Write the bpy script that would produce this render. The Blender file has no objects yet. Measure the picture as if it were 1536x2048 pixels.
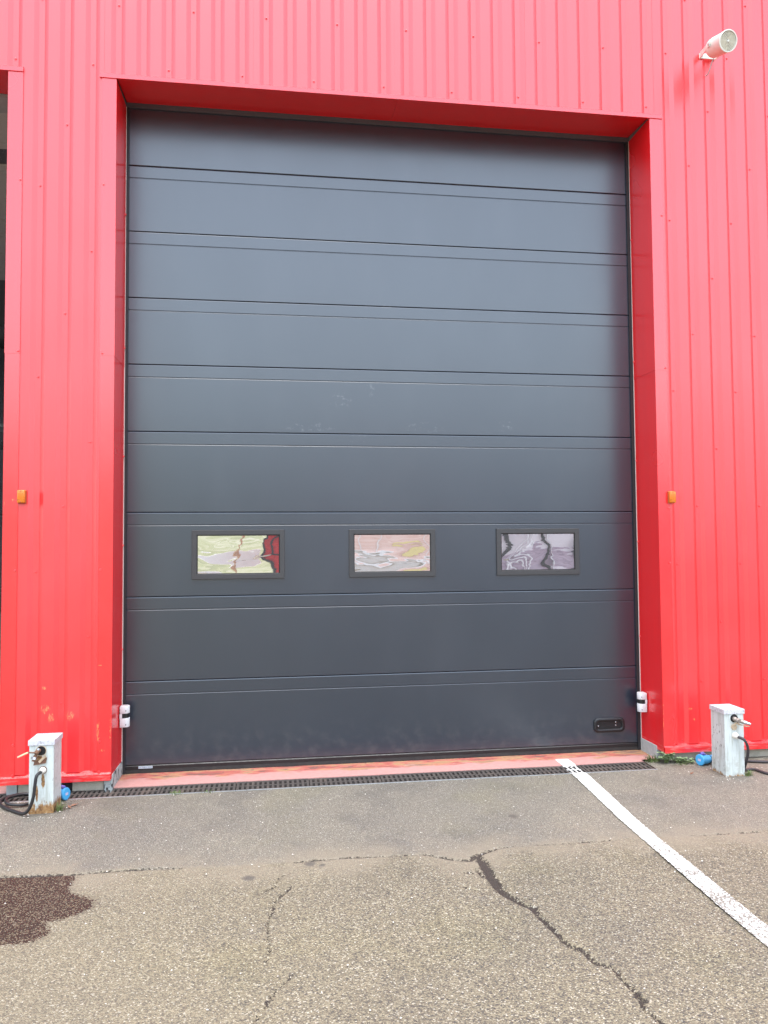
import bpy, math, random
import numpy as np
from mathutils import Vector, Matrix, noise as mnoise
R = math.radians
rnd = random.Random(7)
C = bpy.context.scene.collection
scene = bpy.context.scene

# ------------------------------------------------------------------ camera
cam_d = bpy.data.cameras.new("camera")
cam = bpy.data.objects.new("camera", cam_d)
C.objects.link(cam)
scene.camera = cam
cam_d.sensor_fit = 'HORIZONTAL'
cam_d.sensor_width = 36.0
cam_d.lens = 36.0 * 1522.81 / 1536.0
cam_d.clip_start = 0.05
cam_d.clip_end = 2000
PITCH, YAW, ROLL = 0.0424, 0.1389, -0.0075
fw = Vector((math.sin(YAW) * math.cos(PITCH), math.cos(YAW) * math.cos(PITCH), math.sin(PITCH)))
rt0 = Vector((math.cos(YAW), -math.sin(YAW), 0))
up0 = rt0.cross(fw)
rt = rt0 * math.cos(ROLL) + up0 * math.sin(ROLL)
up = -rt0 * math.sin(ROLL) + up0 * math.cos(ROLL)
cam.matrix_world = Matrix(((rt.x, up.x, -fw.x, 1.1155), (rt.y, up.y, -fw.y, -5.4176), (rt.z, up.z, -fw.z, 1.6444), (0, 0, 0, 1)))

# ------------------------------------------------------------------ sky and sun
SUN_EL, SUN_AZ = R(76), R(184)           # azimuth from +Y towards +X: in front of the facade, a little to the left
w = bpy.data.worlds.new("World")
scene.world = w
w.use_nodes = True
wn = w.node_tree
wn.nodes.clear()
sky = wn.nodes.new('ShaderNodeTexSky')
sky.sky_type = 'NISHITA'
sky.sun_disc = False
sky.sun_elevation = SUN_EL
sky.sun_rotation = SUN_AZ
sky.air_density = 1.4
sky.dust_density = 1.2
sky.ozone_density = 2.2
hsv = wn.nodes.new('ShaderNodeHueSaturation')
hsv.inputs['Saturation'].default_value = 0.58     # thin white overcast
bg = wn.nodes.new('ShaderNodeBackground')
bg.inputs['Strength'].default_value = 0.15
wo = wn.nodes.new('ShaderNodeOutputWorld')
wn.links.new(sky.outputs[0], hsv.inputs['Color'])
wn.links.new(hsv.outputs[0], bg.inputs['Color'])
wn.links.new(bg.outputs[0], wo.inputs[0])
sd = bpy.data.lights.new("sun", 'SUN')
sd.energy = 0.8
sd.angle = R(40)
sd.color = (1.0, 0.96, 0.9)
sun = bpy.data.objects.new("sun", sd)
C.objects.link(sun)
sdir = Vector((math.sin(SUN_AZ) * math.cos(SUN_EL), math.cos(SUN_AZ) * math.cos(SUN_EL), math.sin(SUN_EL)))
sun.rotation_euler = (-sdir).to_track_quat('-Z', 'Y').to_euler()
scene.view_settings.view_transform = 'Standard'
scene.view_settings.look = 'None'
scene.view_settings.exposure = 1.95
scene.view_settings.gamma = 1.0
scene.view_settings.use_curve_mapping = False

# ------------------------------------------------------------------ mesh helpers
class MB:
    """collects faces in world coordinates and links them as one mesh object"""
    def __init__(s):
        s.v = []; s.f = []
    def add(s, vs, fs):
        n = len(s.v)
        s.v += [tuple(p) for p in vs]
        s.f += [tuple(i + n for i in f) for f in fs]
        return s
    def box(s, x0, x1, y0, y1, z0, z1):
        return s.add([(x0, y0, z0), (x1, y0, z0), (x1, y1, z0), (x0, y1, z0), (x0, y0, z1), (x1, y0, z1), (x1, y1, z1), (x0, y1, z1)],
                     [(0, 3, 2, 1), (4, 5, 6, 7), (0, 1, 5, 4), (1, 2, 6, 5), (2, 3, 7, 6), (3, 0, 4, 7)])
    def quad(s, a, b, c, d):
        return s.add([a, b, c, d], [(0, 1, 2, 3)])
    def prism(s, poly, axis, a, b):
        """closed polygon extruded along an axis: poly pairs are the two other coordinates in xyz order"""
        def p(u, v, t):
            return {'x': (t, u, v), 'y': (u, t, v), 'z': (u, v, t)}[axis]
        n = len(poly)
        s.add([p(u, v, a) for u, v in poly] + [p(u, v, b) for u, v in poly],
              [tuple(range(n))[::-1], tuple(range(n, 2 * n))] + [(i, (i + 1) % n, n + (i + 1) % n, n + i) for i in range(n)])
        return s
    def tube(s, pts, r, seg=10, cap=True):
        pts = [Vector(p) for p in pts]
        rs = r if isinstance(r, (list, tuple)) else [r] * len(pts)
        base = len(s.v)
        t0 = (pts[1] - pts[0]).normalized()
        ref = Vector((0, 0, 1)) if abs(t0.z) < 0.9 else Vector((1, 0, 0))
        u = t0.cross(ref).normalized()
        for i, p in enumerate(pts):
            t = (pts[min(i + 1, len(pts) - 1)] - pts[max(i - 1, 0)])
            if t.length < 1e-9: t = t0
            t.normalize()
            u = (u - t * u.dot(t)).normalized()
            w_ = t.cross(u)
            for k in range(seg):
                a = 2 * math.pi * k / seg
                s.v.append(tuple(p + (u * math.cos(a) + w_ * math.sin(a)) * rs[i]))
        for i in range(len(pts) - 1):
            for k in range(seg):
                a = base + i * seg + k; b = base + i * seg + (k + 1) % seg
                s.f.append((a, b, b + seg, a + seg))
        if cap:
            s.f.append(tuple(base + k for k in range(seg))[::-1])
            s.f.append(tuple(base + (len(pts) - 1) * seg + k for k in range(seg)))
        return s
    def lathe(s, origin, axis, prof, seg=24):
        """prof: (distance along axis, radius)"""
        o = Vector(origin); a = Vector(axis).normalized()
        pts = [o + a * d for d, r in prof]
        ref = Vector((0, 0, 1)) if abs(a.z) < 0.9 else Vector((1, 0, 0))
        u = a.cross(ref).normalized(); w_ = a.cross(u)
        base = len(s.v)
        for (d, r), p in zip(prof, pts):
            for k in range(seg):
                t = 2 * math.pi * k / seg
                s.v.append(tuple(p + (u * math.cos(t) + w_ * math.sin(t)) * max(r, 1e-5)))
        for i in range(len(prof) - 1):
            for k in range(seg):
                p0 = base + i * seg + k; p1 = base + i * seg + (k + 1) % seg
                s.f.append((p0, p1, p1 + seg, p0 + seg))
        s.f.append(tuple(base + k for k in range(seg))[::-1])
        s.f.append(tuple(base + (len(prof) - 1) * seg + k for k in range(seg)))
        return s
    def build(s, name, m, parent=None, smooth=False, bevel=0.0, seg=2):
        me = bpy.data.meshes.new(name)
        off = Vector((0, 0, 0))
        q = parent
        while q is not None:
            off += q.location; q = q.parent
        me.from_pydata([tuple(Vector(p) - off) for p in s.v], [], s.f)
        me.update()
        import bmesh
        bm = bmesh.new(); bm.from_mesh(me)
        bmesh.ops.recalc_face_normals(bm, faces=bm.faces)
        if bevel:
            es = [e for e in bm.edges if len(e.link_faces) == 2 and e.calc_face_angle(0) > 0.5]
            bmesh.ops.bevel(bm, geom=es, offset=bevel, segments=seg, affect='EDGES', profile=0.5)
        bm.to_mesh(me); bm.free()
        if m is not None: me.materials.append(m)
        if smooth:
            for p in me.polygons: p.use_smooth = True
            try: me.set_sharp_from_angle(angle=R(40))
            except Exception: pass
        o = bpy.data.objects.new(name, me)
        C.objects.link(o)
        if parent is not None: o.parent = parent
        return o

def thing(name, label, cat, loc=(0, 0, 0), group=None):
    o = bpy.data.objects.new(name, None)
    o.empty_display_size = 0.1
    C.objects.link(o)
    o.location = loc
    o['label'] = label; o['category'] = cat
    if group: o['group'] = group
    return o
def tag(o, label, cat, group=None):
    o['label'] = label; o['category'] = cat
    if group: o['group'] = group
    return o
def kind(o, k, label=None):
    o['kind'] = k
    if label: o['label'] = label
    return o

# ------------------------------------------------------------------ material helpers
class NM:
    def __init__(s, name, local=False):
        s.m = bpy.data.materials.new(name); s.m.use_nodes = True
        s.t = s.m.node_tree
        s.b = s.t.nodes['Principled BSDF']
        s.co = s.t.nodes.new('ShaderNodeTexCoord').outputs['Object'] if local else s.t.nodes.new('ShaderNodeNewGeometry').outputs['Position']
    def n(s, typ, ins=None, **props):
        nd = s.t.nodes.new('ShaderNode' + typ)
        for k, v in props.items(): setattr(nd, k, v)
        for k, v in (ins or {}).items(): s.set(nd.inputs[k], v)
        return nd
    def set(s, sock, v):
        if isinstance(v, bpy.types.NodeSocket): s.t.links.new(v, sock)
        elif isinstance(v, (tuple, list)) and len(v) == 3 and sock.type == 'RGBA': sock.default_value = (*v, 1)
        else: sock.default_value = v
    def math(s, op, a, b=0.0, c=None, clamp=False):
        nd = s.n('Math', operation=op, use_clamp=clamp)
        s.set(nd.inputs[0], a); s.set(nd.inputs[1], b)
        if c is not None: s.set(nd.inputs[2], c)
        return nd.outputs[0]
    def mix(s, f, a, b, blend='MIX'):
        nd = s.n('Mix', data_type='RGBA', blend_type=blend)
        s.set(nd.inputs[0], f); s.set(nd.inputs[6], a); s.set(nd.inputs[7], b)
        return nd.outputs[2]
    def step(s, x, lo, hi, a=0.0, b=1.0):
        nd = s.n('MapRange', {'Value': x, 'From Min': lo, 'From Max': hi, 'To Min': a, 'To Max': b}, interpolation_type='SMOOTHSTEP')
        return nd.outputs[0]
    def noise(s, scale, detail=3.0, co=None, rough=0.55, stretch=None, dist=0.0):
        co = co or s.co
        if stretch:
            co = s.n('Mapping', {'Vector': co, 'Scale': stretch}).outputs[0]
        return s.n('TexNoise', {'Vector': co, 'Scale': scale, 'Detail': detail, 'Roughness': rough, 'Distortion': dist}).outputs[0]
    def ramp(s, f, stops):
        nd = s.n('ValToRGB', {'Fac': f})
        el = nd.color_ramp.elements
        while len(el) < len(stops): el.new(0.5)
        for e, (p, c) in zip(el, stops):
            e.position = p; e.color = (*c, 1)
        return nd.outputs[0]
    def xyz(s, co=None):
        return s.n('SeparateXYZ', {'Vector': co or s.co}).outputs
    def attr(s, name):
        return s.n('Attribute', attribute_name=name).outputs['Fac']
    def bump(s, h, strength=0.3, dist=0.002, normal=None):
        d = {'Height': h, 'Strength': strength, 'Distance': dist}
        if normal is not None: d['Normal'] = normal
        return s.n('Bump', d).outputs[0]
    def blob(s, c, r):
        """1 at the centre c of an ellipsoid with radii r, 0 outside"""
        v = s.n('VectorMath', operation='SUBTRACT'); s.set(v.inputs[0], s.co); v.inputs[1].default_value = c
        d = s.n('VectorMath', operation='DIVIDE'); s.set(d.inputs[0], v.outputs[0]); d.inputs[1].default_value = r
        l = s.n('VectorMath', operation='LENGTH'); s.set(l.inputs[0], d.outputs[0])
        return s.step(l.outputs['Value'], 1.0, 0.2)
    def maxm(s, fs):
        o = fs[0]
        for f in fs[1:]: o = s.math('MAXIMUM', o, f)
        return o
    def out(s, color, rough=0.5, **kw):
        s.set(s.b.inputs['Base Color'], color); s.set(s.b.inputs['Roughness'], rough)
        for k, v in kw.items(): s.set(s.b.inputs[k.replace('_', ' ')], v)
        return s.m

def simple(name, col, rough=0.5, metal=0.0, var=0.15, scale=25, bump=0.0, bscale=200, ior=1.5):
    k = NM(name)
    f = k.noise(scale, 4)
    c = k.mix(f, tuple(x * (1 - var) for x in col), tuple(min(1, x * (1 + var)) for x in col))
    r = k.step(k.noise(scale * 1.7, 3), 0.3, 0.7, max(0.02, rough - 0.06), min(1, rough + 0.08))
    kw = dict(Metallic=metal, IOR=ior)
    if bump: kw['Normal'] = k.bump(k.noise(bscale, 3), bump, 0.002)
    return k.out(c, r, **kw)

RED = (0.82, 0.008, 0.012)
def red_material(name, blobs=(), edge=None, gloss=(0.34, 0.42)):
    k = NM(name)
    x, y, z = k.xyz()
    streak = k.noise(1.0, 4, stretch=(14, 14, 0.7))
    c = k.mix(k.step(streak, 0.3, 0.75), RED, (0.78, 0.009, 0.013))
    c = k.mix(k.math('MULTIPLY', k.step(k.noise(3.0, 5), 0.45, 0.8), 0.25), c, (0.82, 0.025, 0.030))
    # splash dirt low on the sheets
    low = k.math('MULTIPLY', k.step(z, 0.55, 0.08), k.step(k.noise(9, 5, stretch=(1, 1, 0.35)), 0.42, 0.72))
    c = k.mix(k.math('MULTIPLY', low, 0.20), c, (0.42, 0.10, 0.09))
    # fine pale scratches
    sc = k.noise(1.0, 2, stretch=(60, 60, 9), dist=1.5)
    scm = k.math('MULTIPLY', k.step(k.math('ABSOLUTE', k.math('SUBTRACT', sc, 0.5)), 0.004, 0.0), k.step(k.noise(2.3, 2), 0.60, 0.68))
    c = k.mix(k.math('MULTIPLY', k.math('MULTIPLY', scm, k.step(z, 1.0, 0.3)), 0.6), c, (0.85, 0.30, 0.28))
    if edge:
        sc2 = k.math('MULTIPLY', k.step(z, 0.135, 0.10), k.step(k.noise(1, 5, stretch=(9, 9, 60), rough=0.65), 0.46, 0.66))
        c = k.mix(k.math('MULTIPLY', sc2, 0.55), c, (0.74, 0.26, 0.24))
    if blobs:
        ms = [k.blob(cc, rr) for cc, rr in blobs]
        m = k.maxm(ms)
        rot = k.n('Mapping', {'Vector': k.co, 'Rotation': (0, R(28), 0), 'Scale': (95, 95, 28)}).outputs[0]
        nn = k.noise(1.0, 5, co=rot, rough=0.7, dist=0.8)
        mask = k.step(k.math('ADD', k.math('MULTIPLY', m, 0.24), nn), 0.72, 0.77)
        mask = k.math('MULTIPLY', mask, k.step(m, 0.02, 0.15))
        c = k.mix(mask, c, k.mix(k.noise(60, 2), (0.80, 0.13, 0.045), (0.80, 0.24, 0.09)))
    r = k.step(k.noise(1.5, 1.5), 0.2, 0.8, gloss[0], gloss[1])
    wav = k.bump(k.noise(2.2, 2, stretch=(1, 1, 0.5)), 0.25, 0.01)
    return k.out(c, r, IOR=2.0, Normal=wav)

M = {}
M['red'] = red_material('red_coated_steel', blobs=[((-0.43, 0, 0.56), (0.06, 0.2, 0.05)), ((-0.39, 0, 0.50), (0.045, 0.2, 0.06)), ((-0.27, 0, 0.51), (0.06, 0.2, 0.06)), ((-0.44, 0, 0.70), (0.03, 0.2, 0.03)), ((4.19, 0, 0.39), (0.03, 0.2, 0.02)), ((4.22, 0, 0.31), (0.025, 0.2, 0.02))])
M['red_flat'] = red_material('red_flashing_steel', blobs=[((-0.088, 0, 0.39), (0.022, 0.2, 0.14)), ((-0.008, 0, 0.40), (0.010, 0.02, 0.20)), ((-0.058, 0, 0.27), (0.035, 0.2, 0.018)), ((-0.08, 0, 0.84), (0.05, 0.2, 0.006)), ((-0.645, 0, 1.96), (0.025, 0.2, 0.022)), ((-0.70, 0, 1.94), (0.012, 0.2, 0.03)), ((3.972, 0, 0.30), (0.004, 0.02, 0.3))], edge=True, gloss=(0.23, 0.28))

def anthracite():
    k = NM('anthracite_coated_steel')
    x, y, z = k.xyz()
    c = k.mix(k.noise(1.1, 4), (0.006, 0.015, 0.028), (0.008, 0.018, 0.033))
    # handling smudges and dust
    sm = k.maxm([k.blob(cc, rr) for cc, rr in [((1.82, 0.36, 2.84), (0.05, 0.3, 0.07)), ((1.60, 0.36, 2.76), (0.12, 0.3, 0.08)), ((2.25, 0.36, 2.55), (0.25, 0.3, 0.05)), ((1.36, 0.36, 2.54), (0.25, 0.3, 0.05)), ((1.90, 0.36, 3.49), (0.16, 0.3, 0.02)), ((1.74, 0.36, 2.45), (0.12, 0.3, 0.05)), ((3.89, 0.36, 4.05), (0.04, 0.3, 0.06)), ((3.92, 0.36, 3.62), (0.04, 0.3, 0.06)), ((2.9, 0.36, 2.57), (0.10, 0.3, 0.06))]])
    n1 = k.noise(1, 5, stretch=(22, 22, 26), rough=0.7)
    smm = k.math('MULTIPLY', sm, k.step(n1, 0.52, 0.66))
    c = k.mix(k.math('MULTIPLY', smm, 0.30), c, (0.30, 0.31, 0.33))
    dust = k.math('MULTIPLY', k.step(k.noise(1, 5, stretch=(3.2, 3.2, 1.2)), 0.45, 0.8), 0.018)
    c = k.mix(dust, c, (0.30, 0.29, 0.29))
    spl = k.math('MULTIPLY', k.step(z, 0.42, 0.06), k.step(k.noise(14, 5), 0.42, 0.75))
    c = k.mix(k.math('MULTIPLY', spl, 0.10), c, (0.28, 0.25, 0.22))
    r = k.step(k.noise(1, 4, stretch=(2.5, 2.5, 1.0)), 0.3, 0.7, 0.29, 0.32)
    r = k.math('ADD', r, k.math('MULTIPLY', smm, 0.15))
    grain = k.bump(k.noise(1, 3, stretch=(500, 500, 160)), 0.10, 0.0006)
    wav = k.bump(k.noise(1, 2, stretch=(0.7, 0.7, 2.2)), 0.07, 0.010, grain)
    return k.out(c, r, IOR=2.0, Normal=wav)
M['door'] = anthracite()
M['frame'] = simple('dark_window_frame_plastic', (0.045, 0.043, 0.043), 0.5, var=0.1)
M['black'] = simple('black_plastic', (0.012, 0.012, 0.013), 0.38, var=0.2)
M['rubber'] = simple('dirty_black_rubber', (0.022, 0.019, 0.017), 0.7, var=0.5, scale=18)
M['seal'] = simple('side_seal_rubber', (0.020, 0.020, 0.022), 0.55)
M['galv'] = simple('galvanised_steel', (0.46, 0.49, 0.49), 0.45, metal=0.6, var=0.2, scale=30)
M['edge'] = simple('bare_folded_edge', (0.62, 0.58, 0.53), 0.5, var=0.15)
M['steel'] = simple('zinc_screw', (0.6, 0.6, 0.6), 0.3, metal=0.9)
M['white_plastic'] = simple('grey_white_plastic', (0.66, 0.66, 0.66), 0.45, var=0.05)
M['dark_room'] = simple('hall_lining', (0.15, 0.14, 0.145), 0.8)
M['pale_room'] = simple('hall_wall_paint', (0.42, 0.40, 0.42), 0.8)
M['taupe'] = simple('old_door_underside', (0.50, 0.46, 0.43), 0.6, var=0.08)
M['smoke'] = simple('smoky_pane', (0.10, 0.09, 0.10), 0.2)

def pane_mat():
    # mirror coated acrylic, warped by its own tension
    k = NM('warped_mirror_acrylic')
    n1 = k.noise(1, 1.0, stretch=(1.6, 1.6, 4.0), dist=0.4)
    n2 = k.noise(1, 1.0, stretch=(5, 5, 14), dist=0.8)
    h = k.math('ADD', n1, k.math('MULTIPLY', n2, 0.06))
    return k.out((0.80, 0.77, 0.77), 0.015, Metallic=0.95, Normal=k.bump(h, 1.0, 0.0048))
M['pane'] = pane_mat()

# ---- asphalt -----------------------------------------------------------------
def stones(k):
    """exposed aggregate: colour, height, per-stone random"""
    zone = k.attr('zone')
    nz = k.noise(2.2, 3)
    fine = k.step(k.math('ADD', zone, k.math('MULTIPLY', k.math('SUBTRACT', nz, 0.5), 0.15)), -0.02, 0.03)
    va = k.n('TexVoronoi', {'Vector': k.co, 'Scale': 160.0, 'Randomness': 1.0}, voronoi_dimensions='2D')
    vb = k.n('TexVoronoi', {'Vector': k.co, 'Scale': 215.0, 'Randomness': 1.0}, voronoi_dimensions='2D')
    ra = k.xyz(va.outputs['Color'])[0]; rb = k.xyz(vb.outputs['Color'])[0]
    ca = k.ramp(ra, [(0.0, (0.055, 0.051, 0.049)), (0.12, (0.105, 0.091, 0.069)), (0.34, (0.172, 0.144, 0.096)), (0.62, (0.228, 0.193, 0.124)), (0.90, (0.305, 0.262, 0.174)), (1.0, (0.50, 0.46, 0.36))])
    cb = k.ramp(rb, [(0.0, (0.125, 0.112, 0.095)), (0.3, (0.192, 0.168, 0.126)), (0.65, (0.247, 0.216, 0.160)), (0.95, (0.310, 0.274, 0.206)), (1.0, (0.56, 0.52, 0.44))])
    da = va.outputs['Distance']; db = vb.outputs['Distance']
    ga = k.step(da, 0.40, 0.68); gb = k.step(db, 0.42, 0.72)
    ca = k.mix(k.math('MULTIPLY', ga, 0.75), ca, (0.120, 0.098, 0.066))
    cb = k.mix(k.math('MULTIPLY', gb, 0.70), cb, (0.115, 0.101, 0.080))
    col = k.mix(fine, ca, cb)
    h = k.math('ADD', k.math('MULTIPLY', da, k.math('SUBTRACT', 1.0, fine)), k.math('MULTIPLY', db, fine))
    rr = k.math('ADD', k.math('MULTIPLY', ra, k.math('SUBTRACT', 1.0, fine)), k.math('MULTIPLY', rb, fine))
    return col, h, rr, zone, fine

def asphalt():
    k = NM('asphalt_exposed_aggregate')
    col, h, rr, zone, fine = stones(k)
    # broad tonal drift: tan silt and greyer traffic wear
    big = k.noise(0.75, 4, rough=0.6)
    col = k.mix(k.math('MULTIPLY', k.step(big, 0.42, 0.66), 0.45), col, k.mix(1.0, col, (0.80, 0.80, 0.86), 'MULTIPLY'))
    grey = k.step(k.noise(0.55, 5, rough=0.6), 0.50, 0.62)
    col = k.mix(k.math('MULTIPLY', grey, 0.40), col, k.mix(1.0, col, (0.74, 0.77, 0.84), 'MULTIPLY'))
    olive = k.step(k.noise(1.15, 4, rough=0.6), 0.52, 0.70)
    col = k.mix(k.math('MULTIPLY', olive, 0.5), col, k.mix(1.0, col, (1.0, 1.0, 0.84), 'MULTIPLY'))
    wear = k.math('MULTIPLY', fine, k.step(k.noise(1.6, 5, rough=0.62), 0.50, 0.66))
    col = k.mix(k.math('MULTIPLY', wear, 0.5), col, k.mix(1.0, col, (0.66, 0.67, 0.72), 'MULTIPLY'))
    x, y, z = k.xyz()
    left_tan = k.step(k.math('ADD', k.math('MULTIPLY', x, 0.35), k.math('MULTIPLY', k.noise(1.3, 4), 0.9)), 1.15, 0.45)
    col = k.mix(k.math('MULTIPLY', k.math('MULTIPLY', left_tan, k.math('SUBTRACT', 1.0, fine)), 0.6), col, k.mix(0.6, (0.285, 0.235, 0.150), col))
    # silt settled along the joint
    az = k.math('ABSOLUTE', k.math('ADD', zone, 0.02))
    nn = k.noise(2.6, 5, rough=0.6)
    silt = k.math('MULTIPLY', k.step(az, 0.34, 0.02), k.step(nn, 0.34, 0.62))
    col = k.mix(k.math('MULTIPLY', silt, 0.70), col, k.mix(k.noise(45, 4), (0.215, 0.178, 0.125), (0.285, 0.240, 0.172)))
    foot = k.maxm([k.blob((-0.335, -0.31, 0), (0.20, 0.21, 1)), k.blob((4.293, -0.31, 0), (0.19, 0.20, 1))])  # dark ring round each post foot: soil and a painted contact shadow
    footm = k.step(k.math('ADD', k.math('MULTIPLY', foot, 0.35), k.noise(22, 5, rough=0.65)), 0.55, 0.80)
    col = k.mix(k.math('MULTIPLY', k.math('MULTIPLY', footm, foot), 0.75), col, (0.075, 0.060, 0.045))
    soil = k.math('MULTIPLY', k.math('MULTIPLY', k.step(y, -0.20, -0.05), k.step(x, 3.80, 3.90)), k.step(k.noise(7, 5, rough=0.65), 0.38, 0.58))
    col = k.mix(k.math('MULTIPLY', soil, 0.8), col, k.mix(k.noise(80, 4), (0.060, 0.046, 0.032), (0.13, 0.105, 0.075)))
    dirt = k.step(k.noise(3.1, 5, rough=0.65), 0.60, 0.74)
    col = k.mix(k.math('MULTIPLY', dirt, 0.30), col, (0.12, 0.11, 0.105))
    spots = k.maxm([k.blob(c, (r, r, 1)) for c, r in [((0.97, -1.514, 0), 0.055), ((1.278, -1.395, 0), 0.05), ((1.34, -1.42, 0), 0.03), ((2.52, -0.9, 0), 0.05)]])
    col = k.mix(k.math('MULTIPLY', k.step(k.math('ADD', k.math('MULTIPLY', spots, 0.5), k.noise(40, 4)), 0.62, 0.78), k.math('MULTIPLY', spots, 0.9)), col, (0.10, 0.085, 0.07))
    # wet patch
    wet_d = k.attr('wet')
    wn_ = k.math('ADD', k.math('MULTIPLY', k.math('SUBTRACT', k.noise(70, 3), 0.5), 0.05), k.math('MULTIPLY', k.math('SUBTRACT', rr, 0.5), 0.018))
    wet = k.step(k.math('ADD', wet_d, wn_), 0.004, -0.004)
    damp = k.step(k.math('ADD', wet_d, k.math('MULTIPLY', wn_, 2.0)), 0.05, 0.0)
    col = k.mix(k.math('MULTIPLY', damp, 0.28), col, (0.10, 0.075, 0.055))
    wcol = k.mix(k.step(rr, 0.55, 0.85), (0.036, 0.023, 0.015), k.mix(0.35, col, (0.14, 0.095, 0.045)))
    wcol = k.mix(k.step(h, 0.4, 0.65), wcol, (0.028, 0.018, 0.013))
    col = k.mix(wet, col, wcol)
    # cracks
    cr = k.math('ADD', k.attr('crack'), k.math('MULTIPLY', k.math('SUBTRACT', k.noise(48, 5, rough=0.75), 0.5), 0.060))
    cr = k.math('ADD', cr, k.math('MULTIPLY', k.math('SUBTRACT', k.noise(13, 3), 0.5), 0.024))
    cr = k.math('ADD', cr, k.math('MULTIPLY', k.math('SUBTRACT', rr, 0.45), 0.012))
    crm = k.step(cr, 0.003, -0.004)
    col = k.mix(k.math('MULTIPLY', crm, 0.93), col, (0.034, 0.024, 0.019))
    rough = k.math('SUBTRACT', 0.85, k.math('MULTIPLY', wet, 0.45))
    hh = k.math('SUBTRACT', k.math('MULTIPLY', h, -1.0), k.math('MULTIPLY', crm, 2.0))
    hh = k.math('ADD', hh, k.math('MULTIPLY', k.noise(260, 2), 0.3))
    return k.out(col, rough, Normal=k.bump(hh, 0.65, 0.0045))
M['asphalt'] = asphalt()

def paint():
    k = NM('worn_white_road_paint')
    col, h, rr, zone, fine = stones(k)
    x, y, z = k.xyz()
    hole = k.math('ADD', k.noise(95, 4, rough=0.7), k.math('MULTIPLY', k.math('SUBTRACT', k.noise(4, 4), 0.5), 0.35))
    hole = k.math('ADD', hole, k.step(y, -0.9, -2.0, -0.055, 0.05))
    wm = k.math('MULTIPLY', k.step(hole, 0.52, 0.57), 0.85)
    white = k.mix(k.noise(9, 5), (0.62, 0.62, 0.57), (0.76, 0.76, 0.71))
    white = k.mix(k.math('MULTIPLY', k.step(h, 0.45, 0.75), 0.30), white, (0.40, 0.38, 0.33))
    c = k.mix(wm, white, k.mix(1.0, col, (0.55, 0.55, 0.55), 'MULTIPLY'))
    return k.out(c, 0.7, Normal=k.bump(k.math('MULTIPLY', h, -1.0), 0.4, 0.004))
M['paint'] = paint()

def threshold_mat():
    k = NM('worn_painted_concrete')
    x, y, z = k.xyz()
    n1 = k.noise(1, 5, stretch=(5, 16, 1), rough=0.65)
    c = k.mix(k.noise(30, 5), (0.43, 0.20, 0.175), (0.55, 0.30, 0.265))
    back = k.step(k.math('ADD', y, k.math('MULTIPLY', k.math('SUBTRACT', n1, 0.5), 0.30)), 0.20, 0.24)
    n2 = k.noise(1, 5, stretch=(4, 13, 1), rough=0.7, dist=0.5)
    bc = k.ramp(n2, [(0.36, (0.10, 0.060, 0.045)), (0.44, (0.40, 0.075, 0.050)), (0.5, (0.43, 0.13, 0.085)), (0.56, (0.43, 0.25, 0.10)), (0.64, (0.16, 0.09, 0.07))])
    c = k.mix(k.math('MULTIPLY', back, 0.85), c, bc)
    holes = k.step(k.noise(1, 4, stretch=(10, 22, 1), rough=0.6), 0.66, 0.70)
    c = k.mix(k.math('MULTIPLY', holes, back), c, (0.12, 0.085, 0.07))
    c = k.mix(k.math('MULTIPLY', k.step(k.noise(60, 4), 0.5, 0.75), 0.3), c, (0.22, 0.15, 0.13))
    # end of the white lane line
    w_ = k.math('MULTIPLY', k.step(k.math('ABSOLUTE', k.math('SUBTRACT', x, 3.252)), 0.053, 0.049), k.step(y, 0.218, 0.208))
    c = k.mix(k.math('MULTIPLY', w_, k.step(k.noise(60, 4), 0.30, 0.42)), c, (0.72, 0.71, 0.66))
    return k.out(c, 0.8, Normal=k.bump(k.math('ADD', k.noise(90, 5), k.math('MULTIPLY', holes, -0.8)), 0.4, 0.004))
M['threshold'] = threshold_mat()

def grate_mat():
    k = NM('cast_iron_grate')
    x, y, z = k.xyz()
    c = k.mix(k.noise(40, 4), (0.045, 0.038, 0.034), (0.095, 0.078, 0.066))
    c = k.mix(k.math('MULTIPLY', k.step(k.noise(6, 4), 0.5, 0.72), 0.5), c, (0.15, 0.11, 0.085))
    lx = k.math('SUBTRACT', x, k.math('MULTIPLY', y, 0.05))
    wl = k.math('MULTIPLY', k.step(k.math('ABSOLUTE', k.math('SUBTRACT', lx, 3.247)), 0.056, 0.048), k.step(z, -0.006, -0.003))
    c = k.mix(k.math('MULTIPLY', wl, k.step(k.noise(70, 4), 0.36, 0.5)), c, (0.70, 0.69, 0.64))
    return k.out(c, 0.65, Normal=k.bump(k.noise(150, 3), 0.3, 0.002))
M['grate'] = grate_mat()
M['channel'] = simple('drain_mud', (0.035, 0.030, 0.026), 0.9, var=0.4, scale=15)

def plinth_mat():
    k = NM('rough_plinth_concrete')
    c = k.mix(k.noise(35, 6, rough=0.7), (0.34, 0.31, 0.24), (0.56, 0.52, 0.42))
    c = k.mix(k.math('MULTIPLY', k.step(k.noise(8, 4), 0.5, 0.75), 0.4), c, (0.13, 0.13, 0.10))
    return k.out(c, 0.9, Normal=k.bump(k.noise(120, 5), 0.5, 0.004))
M['plinth'] = plinth_mat()
M['hall_floor'] = simple('worn_hall_concrete', (0.26, 0.24, 0.22), 0.7, var=0.25, scale=3)

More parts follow.
